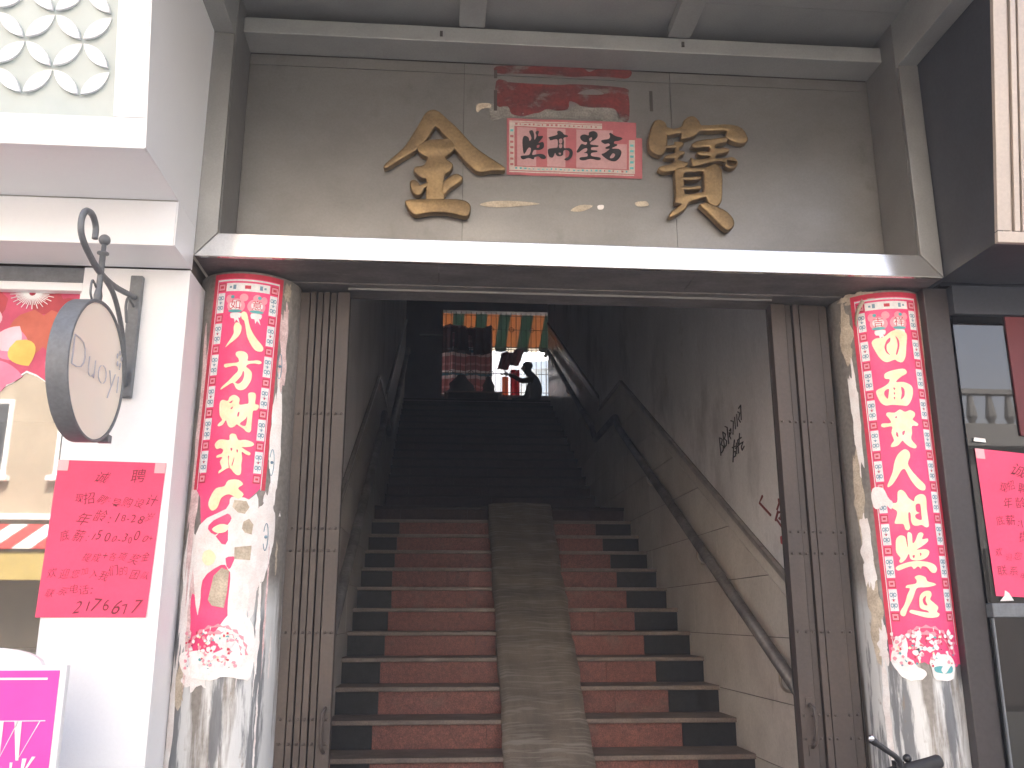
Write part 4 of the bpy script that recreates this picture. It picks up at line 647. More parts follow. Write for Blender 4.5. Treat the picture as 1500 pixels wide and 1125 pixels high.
    stuff(flat_print('cloud_print', sh, f, M['print_pink'], t, step=.06, off=.0038, doff=.00012, k=2))
    stuff(flat_print('cloud_print', [[[(tc_ + d + a * math.cos(2 * math.pi * i / 12), zz + b * math.sin(2 * math.pi * i / 12)) for i in range(12)]] for d, zz, a, b in ((-.2, 2.775, .11, .020), (.2, 2.775, .11, .020))], f, M['print_white'], t, step=.06, off=.0050, k=2))
    stuff(flat_print('cloud_print', [[[(tc_ + d + a * math.cos(2 * math.pi * i / 12), zz + b * math.sin(2 * math.pi * i / 12)) for i in range(12)]] for d, zz, a, b in ((-.2, 2.750, .13, .006), (.2, 2.750, .13, .006), (-.26, 2.808, .035, .007), (.24, 2.808, .035, .007))], f, M['print_teal'], t, step=.06, off=.0056, k=2))
    stuff(flat_print('tassel_print', [[[(tc_ + d - .1, 2.742), (tc_ + d + .1, 2.742), (tc_ + d + .08, 2.722), (tc_ + d + .05, 2.724), (tc_ + d + .09, 2.698), (tc_ + d + .02, 2.715), (tc_ + d - .01, 2.702), (tc_ + d - .03, 2.72), (tc_ + d - .09, 2.722)]] for d in (-.18, .2)], f, M['print_white'], t, step=.06, off=.0044, k=2))
    mb = MB()
    for ch, d in zip(lantern, (-.2, .2)):
        vs, fs = text_shape(ch, .042)
        cx = (min(v.x for v in vs) + max(v.x for v in vs)) / 2; cz = (min(v.y for v in vs) + max(v.y for v in vs)) / 2
        mb.add([f(tc_ + d + (v.x - cx) / CR_, 2.777 + (v.y - cz), .0066) for v in vs], fs)
    obj('small_lettering', mb, M['couplet_edge'], t)['kind'] = 'stuff'
    return t, f, strip
tl, fl_, stl = couplet('L', XCL, lambda z: .13 - .13 * (2.9 - z), 1.42, .69, 'torn pink-red couplet on the left column, lower half ripped to white', 2.06, '如意', .05)
tr, fr_, str_ = couplet('R', XCR, lambda z: -.25 + .07 * (2.9 - z), 1.42, .70, 'pink-red couplet with seven cream characters on the right column', 1.50, '吉祥', .04)
for k_, s_ in enumerate(DATA['CLW']): flat_print('torn_area', [s_], fl_, M['torn'], tl, step=.06, rag=.0022, off=.0050 + k_ * .0003)

for k_, s_ in enumerate(DATA['CLS']): flat_print('torn_area', [s_], fl_, M['torn_tan'], tl, step=.06, k=1, rag=.0022, off=.0062 + k_ * .0001)


for k_, s_ in enumerate(DATA['CL']): flat_print('brush_stroke', [s_], fl_, M['gold'], tl, step=.06, off=.0066 + k_ * .0001)


for k_, s_ in enumerate(DATA['CR']): flat_print('brush_stroke', [s_], fr_, M['gold'], tr, step=.06, off=.0050 + k_ * .0001)

for k_, s_ in enumerate(DATA['CRW']): flat_print('torn_area', [s_], fr_, M['torn'], tr, step=.06, rag=.0018, off=.0072 + k_ * .0003)

for k_, s_ in enumerate(DATA['CRG']): flat_print('print_patch', [s_], fr_, M['print_teal'], tr, step=.06, off=.0082 + k_ * .0001)

for k_, s_ in enumerate(DATA['CRK']): flat_print('print_patch', [s_], fr_, M['ink'], tr, step=.06, off=.0082 + k_ * .0001)

# round fan print at the foot of each couplet
def fan(f, tc_, zc, par, m1, m2, seed):
    rnd = random.Random(seed); ring = []
    for r_, w_ in ((.105, .008), (.085, .004)):
        o = [(tc_ + (r_ + .004 * math.cos(i * math.pi)) / CR_ * math.cos(math.pi * i / 20), zc + (r_ + .004 * math.cos(i * math.pi)) * math.sin(math.pi * i / 20)) for i in range(21)]
        i_ = [(tc_ + (r_ - w_) / CR_ * math.cos(math.pi * i / 20), zc + (r_ - w_) * math.sin(math.pi * i / 20)) for i in range(20, -1, -1)]
        ring.append([o + i_])
    stuff(flat_print('fan_print', ring, f, m1, par, step=.06, off=.0074, k=1))
    stuff(flat_print('fan_print', [[[(tc_ + (.095 + .007 * math.cos(q)) / CR_ * math.cos(a) + .007 * math.sin(q) / CR_ * 0, zc + .095 * math.sin(a) + .007 * math.sin(q)) for q in [2 * math.pi * j / 8 for j in range(8)]]] for a in [math.pi * i / 12 for i in range(1, 12)]], f, m2, par, step=.06, off=.0078, k=1))
    stuff(flat_print('fan_print', [blob(rnd, tc_ + rnd.uniform(-.25, .25), zc + rnd.uniform(.0, .05), .05, .011) for _ in range(12)], f, m2, par, step=.06, off=.0080, k=1))
fan(fr_, -.16, 1.465, tr, M['print_pink'], M['print_white'], 1)
fan(fl_, .05, 1.47, tl, M['print_pink'], M['print_white'], 2)
for f_, par_, t0, t1, sd2 in ((fr_, tr, -.78, .38, 31), (fl_, tl, -.5, .38, 32)):
    rn2 = random.Random(sd2)
    for mn_, cnt, sz in (('print_white', 26, .05), ('print_pink', 26, .04), ('torn', 10, .06), ('print_teal', 7, .03), ('print_blue', 9, .02), ('couplet_edge', 14, .03), ('gold', 8, .03), ('ink', 4, .014)):
        stuff(flat_print('figure_print', [blob(rn2, rn2.uniform(t0, t1), rn2.uniform(1.425, 1.55), sz * rn2.uniform(.6, 1.3), sz * .2 * rn2.uniform(.6, 1.3), 9, .5) for _ in range(cnt)], f_, M[mn_], par_, step=.06, off=.0084 + .0002 * len(mn_), k=1, doff=.00004))
# older torn layers showing round the edges of the couplets
def residue(col, f, specs, seed):
    rnd = random.Random(seed)
    for th, z, a, b, m in specs:
        flat_print('torn_paper', [blob(rnd, th, z, a, b, 22, .5)], f, M[m], col, step=.06, off=.0012 + rnd.uniform(0, .0012), k=3, rag=.0025)
residue(colL, fl_, [(.93, 2.62, .13, .30, 'torn_pink'), (.88, 2.25, .16, .30, 'torn'), (.80, 1.92, .22, .24, 'torn'), (.95, 2.86, .12, .06, 'torn_tan'), (.55, 1.80, .26, .24, 'torn'), (-.66, 2.2, .16, .62, 'torn_pink'),
    (-.66, 1.72, .2, .4, 'torn'), (-.80, 1.2, .14, .36, 'torn'), (-.62, 1.36, .2, .1, 'torn_tan'), (-.82, .95, .14, .3, 'torn'), (.42, 1.62, .14, .28, 'torn'), (1.12, 1.95, .05, .05, 'torn'), (1.1, 1.82, .04, .08, 'torn_tan'), (1.08, 1.45, .03, .12, 'torn'), (-.3, 1.41, .4, .07, 'torn'),
    (.75, 1.55, .06, .22, 'torn'), (.85, 1.2, .03, .2, 'torn'), (.9, 1.62, .03, .25, 'torn_pink'), (-.5, 1.6, .1, .3, 'torn_pink')], 21)
residue(colR, fr_, [(-1.12, 2.75, .2, .15, 'torn_tan'), (-1.08, 2.4, .14, .3, 'torn'), (-1.2, 2.08, .16, .22, 'torn_tan'), (-1.1, 1.85, .2, .18, 'torn'), (-1.05, 1.62, .2, .22, 'torn_tan'), (-.95, 1.5, .14, .1, 'torn'), (.55, 2.3, .08, .4, 'torn_tan'),
    (.62, 1.95, .08, .25, 'torn'), (.68, 1.62, .08, .2, 'torn_tan'), (.72, 1.3, .06, .22, 'torn'), (-1.0, 1.25, .1, .3, 'torn'), (-.8, 2.9, .5, .03, 'torn_tan'), (.5, 2.72, .06, .2, 'torn_tan')], 22)
# blue scroll marks on the torn layer of the left column
mb = MB()
for k, z in enumerate((2.55, 2.17, 1.89)):
    th0 = .86 - .16 * (2.6 - z) * .6
    for r_ in (1,):
        pts = [fl_(th0 + .05 * math.cos(a), z + .05 * math.sin(a), .0036) for a in [R(d) for d in range(-150, 160, 14)]]
        mb.tube(pts, .0014, 5)
        mb.ball(fl_(th0, z, .004), .006, 8, 6)
obj('scroll_print', mb, M['print_blue'], colL)['kind'] = 'stuff'
# curled strip of paper peeling off the right column
mb = MB(); 
for j in range(9):
    s = j / 8; th = -.88 + .2 * s; z = 2.78 + .10 * s
    for dv in (-1, 1): mb.v.append(fr_(th + dv * .028, z - dv * .010, .008 + .02 * math.sin(s * 3.1) + .006 * dv))
mb.f = [(2 * j, 2 * j + 1, 2 * j + 3, 2 * j + 2) for j in range(8)]
o = obj('peeling_paper', mb, M['torn_tan'], colR, smooth=True); sd_ = o.modifiers.new('s', 'SOLIDIFY'); sd_.thickness = .002

# ------------------------------------------------------------ marks on the right stair wall
def wallink(name, label, lines, r, m, cat):
    mb = MB()
    for ln in lines:
        mb.tube([(1.6905, q[0], q[1]) for q in ln], r, 5)
    return tag(obj(name, mb, m), label, cat)
wallink('graffiti', 'black handwritten phone number and two characters on the plaster', DATA['GRAF'], .0045, M['ink'], 'graffiti')
M['red_ink'] = mat('red_brown_ink', (.20, .035, .03), .8)
wallink('graffiti', 'red-brown arrow and character painted beside the right gate', DATA['REDG'], .0065, M['red_ink'], 'graffiti')
M['red_paint'] = mat('red_paint', (.45, .03, .05), .7)
wallink('graffiti', 'short thick red paint stroke low beside the right gate', DATA['REDB'], .014, M['red_paint'], 'graffiti')

# ------------------------------------------------------------ left shop: white front
ls = thing('shopfront', 'white panelled shopfront with stepped overhang left of the entrance', 'shopfront', (-1.6, 3.29, 0))
X0 = -.944; LX = -4.2
ly = lambda z: 2.68 - .186 * (z - 3.025)
def leanband(name, x0, x1, z0, z1, m, par, inset=0., th=.03):
    return obj(name, MB().prism([(x0, ly(z0) + inset, z0), (x1, ly(z0) + inset, z0), (x1, ly(z1) + inset, z1), (x0, ly(z1) + inset, z1)], (0, th, 0)), m, par, bevel=.002)
leanband('frame_band', -1.043, X0, 3.122, 5.2, M['white_panel'], ls)
leanband('frame_band', LX, X0, 3.025, 3.1205, M['white_panel'], ls)
leanband('frame_band', LX, -2.6, 3.122, 5.2, M['white_panel'], ls)
lw = leanband('lattice_window', -2.6, -1.043, 3.12, 5.2, M['pale_glass'], ls, .055, .01)
# petals of the lattice
def petal_mesh():
    n = 9; L_ = .113; W2 = .021; a = [(L_ * (i / (n - 1) - .5), W2 * math.sin(math.pi * i / (n - 1)) ** .8) for i in range(n)]
    prof = a + [(x, -y) for x, y in reversed(a[1:-1])]
    mb = MB().prism([(x, 0, y) for x, y in prof], (0, -.012, 0)); return mb.mesh('petal')
pm = petal_mesh(); pm.materials.append(M['white_panel']); lean = math.atan(.186); k = 0
base = wloc(lw)
for a in range(-1, 17):
    for b in range(0, 12):
        if (a + b) % 2: continue
        for da, db in ((1, 1), (1, -1)):
            x = -1.075 - .0885 * (a + .5); z = 3.205 + .0885 * (b + db * .5 + .0)
            if z < 3.165 or z > 4.2 or x > -1.075 or x < -2.55: continue
            o = bpy.data.objects.new('petal', pm); C.objects.link(o); o.parent = lw
            o.location = Vector((x, ly(z) + .053, z)) - base
            o.rotation_euler = (lean, R(-45 if db * da > 0 else 45), 0)
            k += 1
def sidepoly(name, pts, m, th=.004): return obj(name, MB().prism([(X0 + .001, y, z) for y, z in pts], (th, 0, 0)), m, ls)
sidepoly('side_panel', [(ly(3.028), 3.028), (3.058, 3.028), (3.297, 2.862 + .166), (3.297, 4.3), (ly(4.3), 4.3)], M['white_panel'])
sidepoly('side_panel', [(3.061, 2.86), (3.297, 2.86), (3.297, 3.0265), (3.061, 3.0265)], M['white_panel'])
obj('upper_side_wall', box(X0 - .02, X0, 2.5, 3.6, 4.3, 5.2), M['white_panel'], ls)
obj('soffit_panel', box(LX, X0, 2.712, 3.057, 3.028, 3.04), M['white_panel'], ls)
obj('fascia', box(LX, X0, 3.06, 3.08, 2.858, 3.0255), M['white_panel'], ls, bevel=.002)
obj('soffit_panel', box(LX, X0, 3.082, 3.287, 2.861, 2.873), M['white_panel'], ls)
obj('wall_panel', box(-1.325, X0 + .002, 3.29, 3.31, 0, 2.856), M['white_wall'], ls, bevel=.002)
obj('corner_return', box(X0 - .02, X0 + .0015, 3.3115, 3.565, 0, 2.856), M['white_wall'], ls, bevel=.002)
obj('header_shadow_gap', box(LX, -1.327, 3.30, 3.32, 2.80, 2.856), M['iron'], ls)
obj('window_head', box(LX, -1.327, 3.296, 3.34, 2.765, 2.798), M['white_panel'], ls, bevel=.003)
obj('window_reveal', box(-1.338, -1.326, 3.312, 3.36, 0, 2.764), M['white_panel'], ls)
obj('stall_riser', box(LX, -1.339, 3.30, 3.34, 0, .5), M['white_wall'], ls)
obj('window_pane', box(LX, -1.339, 3.332, 3.338, .502, 2.764), M['clear_glass'], ls)
M['shop_in'] = mat('shop_interior', (.16, .13, .10), .7, 0, (.11, .09, .075), 2)
for a in ((LX, -.97, 6.3, 6.4, 0, 2.9), (LX - .1, LX, 3.34, 6.3, 0, 2.9), (-.97, -.945, 3.57, 6.3, 0, 2.9), (LX, -.97, 3.34, 6.3, -.05, .01), (LX, -.97, 3.34, 6.3, 2.88, 2.95)):
    obj('room_wall', box(*a), M['shop_in'], ls)
# flower decal stuck on the pane
fd = thing('flower_sticker', 'pink and red flower sticker on the shop window', 'sticker', (-1.48, 3.331, 2.36))
PC = {'red': (.34, .015, .03), 'crimson': (.45, .035, .10), 'pink': (.62, .16, .27), 'pale': (.72, .42, .48), 'orange': (.42, .075, .04), 'yellow': (.62, .40, .07), 'white': (.80, .78, .79)}
for n_, c_ in PC.items(): M['fl_' + n_] = mat('sticker_' + n_, c_, .4, 0, tuple(min(.9, c * 1.25 + .02) for c in c_), 9, detail=3)
def petal2(cx, cz, L_, W2, ang, n=9):
    a = [(L_ * i / (n - 1), W2 * math.sin(math.pi * (i / (n - 1)) ** .8) ** .8) for i in range(n)]
    pr = a + [(x, -y) for x, y in reversed(a[1:-1])]; c, s = math.cos(ang), math.sin(ang)
    return [(cx + x * c - y * s, cz + x * s + y * c) for x, y in pr]
rnd = random.Random(4); li = 0
outl = [[(-1.9, 2.78), (-1.35, 2.78), (-1.36, 2.70), (-1.40, 2.62), (-1.38, 2.55), (-1.41, 2.50), (-1.385, 2.44), (-1.36, 2.40), (-1.375, 2.37), (-1.42, 2.42), (-1.50, 2.46), (-1.54, 2.42), (-1.60, 2.40), (-1.68, 2.43), (-1.78, 2.40), (-1.9, 2.44)]]
flat_print('sticker_back', [outl], lambda x, z, l=0.: (x, 3.3312 - l, z), M['fl_white'], fd, k=2)
flat_print('sticker_ground', [[[(x - .006 if x > -1.5 else x, z + (.007 if z < 2.7 else 0)) for x, z in outl[0]]]], lambda x, z, l=0.: (x, 3.33105 - l, z), M['fl_crimson'], fd, k=2)
specs = [('crimson', -1.43, 2.60, .17, .07, 100), ('red', -1.52, 2.76, .13, .06, -20), ('red', -1.60, 2.74, .15, .06, 200), ('orange', -1.50, 2.70, .20, .075, -95), ('red', -1.42, 2.74, .12, .05, -50), ('orange', -1.44, 2.70, .18, .06, -80),
         ('crimson', -1.40, 2.56, .10, .045, -90), ('pink', -1.63, 2.60, .16, .06, -30), ('pale', -1.60, 2.54, .11, .045, 60), ('pink', -1.62, 2.50, .12, .05, -70), ('pale', -1.66, 2.62, .1, .05, 90), ('yellow', -1.55, 2.58, .11, .05, -60),
         ('pink', -1.68, 2.46, .17, .05, -5), ('pink', -1.44, 2.50, .08, .03, -20), ('crimson', -1.385, 2.46, .06, .03, -60), ('crimson', -1.75, 2.62, .14, .06, 40), ('red', -1.78, 2.7, .14, .06, -10), ('pale', -1.8, 2.5, .13, .06, 20)]
for c_, x, z, L_, W2, an in specs:
    li += 1; flat_print('petal', [[petal2(x, z, L_, W2, R(an))]], lambda x, z, l=0., li=li: (x, 3.3308 - li * .00012, z), M['fl_' + c_], fd, k=1)
mb = MB()
for i in range(26):
    a = R(-180 + 180 * i / 25); L_ = .06 + .02 * (i % 2)
    mb.tube([(-1.515 + .012 * math.cos(a), 3.328, 2.765 + .012 * math.sin(a)), (-1.515 + L_ * math.cos(a), 3.328, 2.765 + L_ * math.sin(a) * .8)], .0016, 4)
obj('stamen', mb, M['fl_white'], fd)['kind'] = 'stuff'
# goods standing inside the window
M['silver'] = mat('silver_case', (.6, .6, .6), .25, .9)
M['lip_red'] = mat('lipstick_red', (.5, .015, .05), .4)
dp = thing('lipstick', 'oversized silver and red lipstick model inside the shop window', 'lipstick', (-1.665, 3.5, 1.40))
obj('case', MB().tube([(-1.665, 3.5, 1.50), (-1.665, 3.5, 1.73)], .026, 20), M['silver'], dp, smooth=False)
obj('bullet', MB().tube([(-1.665, 3.5, 1.73), (-1.665, 3.5, 1.86), (-1.66, 3.5, 1.90), (-1.65, 3.5, 1.925)], [.019, .019, .014, .003], 16), M['lip_red'], dp, smooth=True)
dp = thing('lip_gloss', 'slim pink gloss tube model beside the big lipstick', 'lip gloss', (-1.585, 3.5, 1.40))
obj('tube', MB().tube([(-1.585, 3.5, 1.50), (-1.585, 3.5, 1.66)], .016, 14), M['print_pink'], dp); obj('wand', MB().tube([(-1.585, 3.5, 1.66), (-1.585, 3.5, 1.80)], .004, 8), M['silver'], dp)
sh = thing('display_shelf', 'chrome rod shelf inside the shop window', 'shelf', (-2.0, 3.5, 1.0))
obj('rod', MB().tube([(-2.6, 3.46, 1.49), (-1.36, 3.46, 1.49)], .009, 10), M['chrome'], sh, smooth=True); obj('board', box(-2.6, -1.36, 3.45, 3.7, 1.475, 1.482), M['pale_glass'], sh)
for x in (-2.5, -1.4): obj('post', MB().tube([(x, 3.68, 0.02), (x, 3.68, 2.8)], .01, 8), M['chrome'], sh)
for i, (x, z, c_, lab) in enumerate(((-1.62, 1.40, 'pale', 'small pale pink box under the chrome shelf, left one'), (-1.52, 1.385, 'white', 'small white box under the chrome shelf, middle one'), (-1.43, 1.41, 'crimson', 'small crimson box under the chrome shelf, right one'))):
    t = thing('product_box', lab, 'box', (x, 3.52, 1.25), 'boxes in the shop window')
    obj('carton', box(x - .035, x + .035, 3.50, 3.56, 1.252, z + .04), M['fl_' + c_], t, bevel=.003); obj('lid', box(x - .037, x + .037, 3.498, 3.562, z + .041, z + .055), M['fl_white'], t)
obj('board', box(-2.6, -1.36, 3.45, 3.7, 1.245, 1.251), M['pale_glass'], sh)

# notices: handwritten pink sheets
TXT = [('诚 聘', .34, .86, .060), ('现招聘:导购设计', .20, .72, .047), ('年龄:18-28岁', .22, .60, .047), ('底薪:1500-3000+', .12, .475, .047), ('提成+各项奖金', .34, .365, .045), ('欢迎您加入我们的团队', .05, .25, .038), ('联系电话:', .05, .135, .042), ('2176677', .32, .03, .066)]
def notice(label, corners, Y, seed):
    a, b, c, d = [Vector(p) for p in corners]   # bl br tr tl
    t = thing('notice', label, 'notice', ((a.x + b.x) / 2, Y, min(a.y, b.y)), 'pink handwritten recruitment notices')
    q = lambda u, v: (a * (1 - u) + b * u) * (1 - v) + (d * (1 - u) + c * u) * v
    mb = MB(); n = 12
    for j in range(n + 1):
        for i in range(n + 1):
            p = q(i / n, j / n); mb.v.append((p.x, Y - .0008 - .0012 * math.sin(i * .9 + j * .5) ** 2 - (.004 if (i == n and j == 0) else 0), p.y))
    mb.f = [(j * (n + 1) + i, j * (n + 1) + i + 1, (j + 1) * (n + 1) + i + 1, (j + 1) * (n + 1) + i) for j in range(n) for i in range(n)]
    o = obj('sheet', mb, M['pink_paper'], t, smooth=True)
    W2 = (b - a).length; H2 = (d - a).length; rn = random.Random(seed); mb = MB()
    for body, u, v, size in TXT:
        x = 0; gl = []
        for ch in body:
            if ch == ' ': x += size * 1.1; continue
            vs, fs = text_shape(ch, size * rn.uniform(.7, 1.05), -.0005, rn.uniform(.0, .5))
            if not vs: continue
            gl.append((x, vs, fs, rn.uniform(-.008, .008), R(rn.uniform(-14, 14)))); x += max(p.x for p in vs) + size * .05
        k_ = min(1., (.97 - u) * W2 / x)
        for x_, vs, fs, dz, ro in gl:
            mb.add([(lambda w_: (w_.x, Y - .0034, w_.y))(q(u + k_ * (x_ + p.x * math.cos(ro) - p.y * math.sin(ro)) / W2, v + (dz + p.x * math.sin(ro) + p.y * math.cos(ro)) / H2)) for p in vs], fs)
    obj('handwriting', mb, M['pen'], t)['kind'] = 'stuff'
    for (u, v) in ((.0, .93), (.9, .93)):
        mb = MB(); pts = [q(u, v), q(u + .1, v), q(u + .1, v + .07), q(u, v + .07)]
        obj('tape', mb.prism([(p.x, Y - .0038, p.y) for p in pts], (0, -.0003, 0)), M['tape'], t)
notice('pink handwritten notice taped to the white wall under the round sign', [(-1.345, 1.60), (-.982, 1.60), (-.963, 2.128), (-1.331, 2.135)], 3.287, 1)
# round hanging sign and its bracket
RX, RY, RZ, RR = -1.10, 2.925, 2.365, .229
rs = thing('hanging_sign', 'round cream shop sign reading Duoyi on a scrolled iron bracket', 'sign', (RX, RY, RZ)); ra = R(-1.5)
def disc(x0, x1, r0, r1=None, n=64):
    mb = MB(); r1 = r1 or r0
    for x, r_ in ((x0, r0), (x1, r1)): mb.v += [(x, r_ * math.cos(2 * math.pi * i / n), r_ * math.sin(2 * math.pi * i / n)) for i in range(n)]
    mb.f = [(i, (i + 1) % n, (i + 1) % n + n, i + n) for i in range(n)] + [tuple(range(n - 1, -1, -1)), tuple(range(n, 2 * n))]; return mb
def rimring(x0, x1, ro, ri, n=64):
    mb = MB()
    for x, r_ in ((x0, ro), (x1, ro), (x1, ri), (x0, ri)): mb.v += [(x, r_ * math.cos(2 * math.pi * i / n), r_ * math.sin(2 * math.pi * i / n)) for i in range(n)]
    mb.f = [(k * n + i, k * n + (i + 1) % n, ((k + 1) % 4) * n + (i + 1) % n, ((k + 1) % 4) * n + i) for k in range(4) for i in range(n)]; return mb
def rot(mb):
    c, s = math.cos(ra), math.sin(ra); mb.v = [(RX + x * c - y * s, RY + x * s + y * c, RZ + z) for x, y, z in mb.v]; return mb
o = obj('rim', rot(rimring(-.062, .004, RR, RR - .010)), M['iron'], rs, bevel=.003)
for p in o.data.polygons: p.use_smooth = True
o.data.set_sharp_from_angle(angle=R(40))
fc = obj('face', rot(disc(-.058, -.002, RR - .0105)), M['cream'], rs)
mb = MB(); vs, fs = text_shape('Duoyi', .15, -.0055, 0, .0015)
xm = max(v.x for v in vs); x0_ = min(v.x for v in vs)
mb.add([(.001 + v.z, -.195 + (v.x - x0_) / (xm - x0_) * .375, -.035 + v.y * 1.02) for v in vs], fs); rot(mb)
obj('lettering', mb, M['letter_grey'], fc)
mb = MB()
for i in range(5): a = R(90 + 72 * i); mb.ball((.002, .165 + .020 * math.cos(a), .085 + .022 * math.sin(a)), .006, 8, 5, (.4, 1, 1.6))
obj('flower_dot', rot(mb), M['letter_grey'], fc)['kind'] = 'stuff'
hk = -1.125
obj('hook', MB().tube(bez([(hk, 2.845, 2.785), (hk, 2.84, 2.825), (hk, 2.80, 2.85), (hk, 2.745, 2.835), (hk, 2.725, 2.785), (hk, 2.76, 2.74), (hk, 2.90, 2.70), (hk, 3.05, 2.70), (hk, 3.262, 2.735)], 6), .0105, 8), M['iron'], rs, smooth=True)
obj('brace', MB().tube(bez([(hk, 2.93, 2.70), (hk, 3.06, 2.67), (hk, 3.17, 2.58), (hk, 3.235, 2.46), (hk, 3.262, 2.40)], 6), .009, 8), M['iron'], rs, smooth=True)
obj('small_scroll', MB().tube(bez([(hk, 3.262, 2.70), (hk, 3.20, 2.71), (hk, 3.185, 2.67), (hk, 3.21, 2.62)], 6), .005, 6), M['iron'], rs, smooth=True)
obj('small_scroll', MB().tube(bez([(hk, 2.90, 2.64), (hk, 2.865, 2.65), (hk, 2.86, 2.61), (hk, 2.88, 2.59)], 6), .004, 6), M['iron'], rs, smooth=True)
obj('post', MB().tube([(hk, 2.925, 2.585), (hk, 2.925, 2.62), (hk, 2.925, 2.64), (hk, 2.925, 2.76), (hk, 2.925, 2.765), (hk, 2.925, 2.77), (hk, 2.925, 2.775), (hk, 2.925, 2.80)], [.012, .014, .010, .010, .019, .019, .008, .008], 12), M['iron'], rs, smooth=True)
obj('finial', MB().ball((hk, 2.925, 2.815), .019, 14, 10), M['iron'], rs, smooth=True)
obj('wall_plate', box(hk - .022, hk + .022, 3.262, 3.288, 2.36, 2.82), M['iron'], rs, bevel=.004)
obj('lamp_clip', box(-1.13, -1.09, 3.06, 3.09, 2.16, 2.185), M['iron'], rs)
# magenta advertising board at the foot of the wall
mg = thing('advertising_board', 'magenta board with white letters in a white frame, bottom left', 'sign', (-1.5, 2.9, 0))
arch = [(-2.1, .3), (-1.079, .3), (-1.079, 1.464), (-1.152, 1.464)] + [(-1.152 - .16 * (1 - math.cos(R(d))), 1.464 + .05 * math.sin(R(d))) for d in range(15, 181, 15)] + [(-2.1, 1.464)]
obj('frame', MB().prism([(x, 2.90, z) for x, z in arch], (0, .03, 0)), M['white_wall'], mg, bevel=.004)
obj('panel', box(-2.05, -1.097, 2.896, 2.8995, .34, 1.45), M['magenta'], mg)
obj('line_print', box(-1.95, -1.128, 2.894, 2.8955, 1.424, 1.430), M['print_white'], mg)
mb = MB()
def stroke2(mb, p, q, w0, Y=2.8945): mb.prism([(p[0] - w0, Y, p[1]), (p[0] + w0, Y, p[1]), (q[0] + w0 * .4, Y, q[1]), (q[0] - w0 * .4, Y, q[1])], (0, -.001, 0))
stroke2(mb, (-1.195, 1.31), (-1.185, 1.205), .010); stroke2(mb, (-1.135, 1.31), (-1.185, 1.205), .0015); stroke2(mb, (-1.245, 1.31), (-1.238, 1.205), .010); stroke2(mb, (-1.195, 1.31), (-1.238, 1.205), .0015)
mb.box(-1.26, -1.12, 2.8935, 2.8945, 1.310, 1.3125); stroke2(mb, (-1.14, 1.215), (-1.165, 1.17), .005); stroke2(mb, (-1.165, 1.21), (-1.17, 1.16), .006); stroke2(mb, (-1.2, 1.20), (-1.2, 1.16), .004)
obj('lettering', mb, M['print_white'], mg)
for x in (-2.0, -1.16): obj('leg', box(x - .02, x + .02, 2.931, 2.96, 0, 1.2), M['white_wall'], mg)

# ------------------------------------------------------------ right shop: dark front
rsn = thing('shopfront', 'dark clad shopfront with ribbed beige fascia right of the entrance', 'shopfront', (2.6, 3.3, 0))
X1 = 2.003; RXE = 5.0; ry = lambda z: 2.94 - .186 * (z - 2.92)
obj('side_panel', MB().prism([(X1, ry(2.923), 2.923), (X1, 3.6, 2.923), (X1, 3.6, 5.2), (X1, ry(5.2), 5.2)], (.02, 0, 0)), M['dark_panel'], rsn)
def rband(name, x0, x1, z0, z1, m, inset=0., th=.02): return obj(name, MB().prism([(x0, ry(z0) - .002 + inset, z0), (x1, ry(z0) - .002 + inset, z0), (x1, ry(z1) - .002 + inset, z1), (x0, ry(z1) - .002 + inset, z1)], (0, th, 0)), m, rsn, bevel=.002)
rband('fascia_band', X1 - .001, 2.052, 2.962, 5.2, M['beige_rib']); rband('fascia_band', X1 - .001, RXE, 2.92, 2.960, M['beige_rib'])
x = 2.056; kk = 0
while x < 2.9:
    wd = (.012, .024, .008, .034)[kk % 4]; rband('rib', x, x + wd - .003, 2.962, 5.2, M['beige_rib'], (.012, .0, .016, .004)[kk % 4]); x += wd; kk += 1
rband('fascia_backing', 2.053, RXE, 2.962, 5.2, M['dark_brown'], .025)
obj('soffit_panel', box(X1 + .021, RXE, 2.965, 3.36, 2.924, 2.935), M['dark_panel'], rsn)
obj('pilaster', box(1.975, 2.078, 3.42, 3.62, 0, 2.92), M['dark_brown'], rsn, bevel=.004)
obj('header', box(2.079, RXE, 3.385, 3.46, 2.80, 2.922), M['dark_panel'], rsn, bevel=.003)
obj('transom', box(2.079, RXE, 3.38, 3.45, 1.60, 1.652), M['iron'], rsn, bevel=.004)
obj('window_pane', box(2.080, RXE, 3.41, 3.416, 1.653, 2.799), M['dark_glass'], rsn); obj('window_pane', box(2.080, RXE, 3.41, 3.416, .1, 1.599), M['dark_glass'], rsn)
obj('mullion', box(2.085, 2.092, 3.40, 3.41, .1, 1.598), M['iron'], rsn); obj('plinth', box(2.079, RXE, 3.39, 3.45, 0, .099), M['dark_panel'], rsn)
M['dark_in'] = mat('dark_interior', (.03, .028, .03), .7)
M['deep_red'] = mat('deep_red_panel', (.12, .012, .014), .5)
for a in ((2.08, RXE, 6.0, 6.1, 0, 2.95), (2.05, 2.078, 3.63, 6.0, 0, 2.95), (RXE, RXE + .1, 3.4, 6.1, 0, 2.95), (2.08, RXE, 3.42, 6, -.05, 0.01), (2.08, RXE, 3.47, 6, 2.95, 3.0)): obj('room_wall', box(*a), M['dark_in'], rsn)
obj('red_panel', box(2.30, 2.75, 3.40, 3.408, 2.30, 2.797), M['deep_red'], rsn)
notice('pink handwritten notice taped to the dark shop window at the right edge', [(2.114, 1.679), (2.475, 1.665), (2.465, 2.215), (2.103, 2.247)], 3.407, 2)
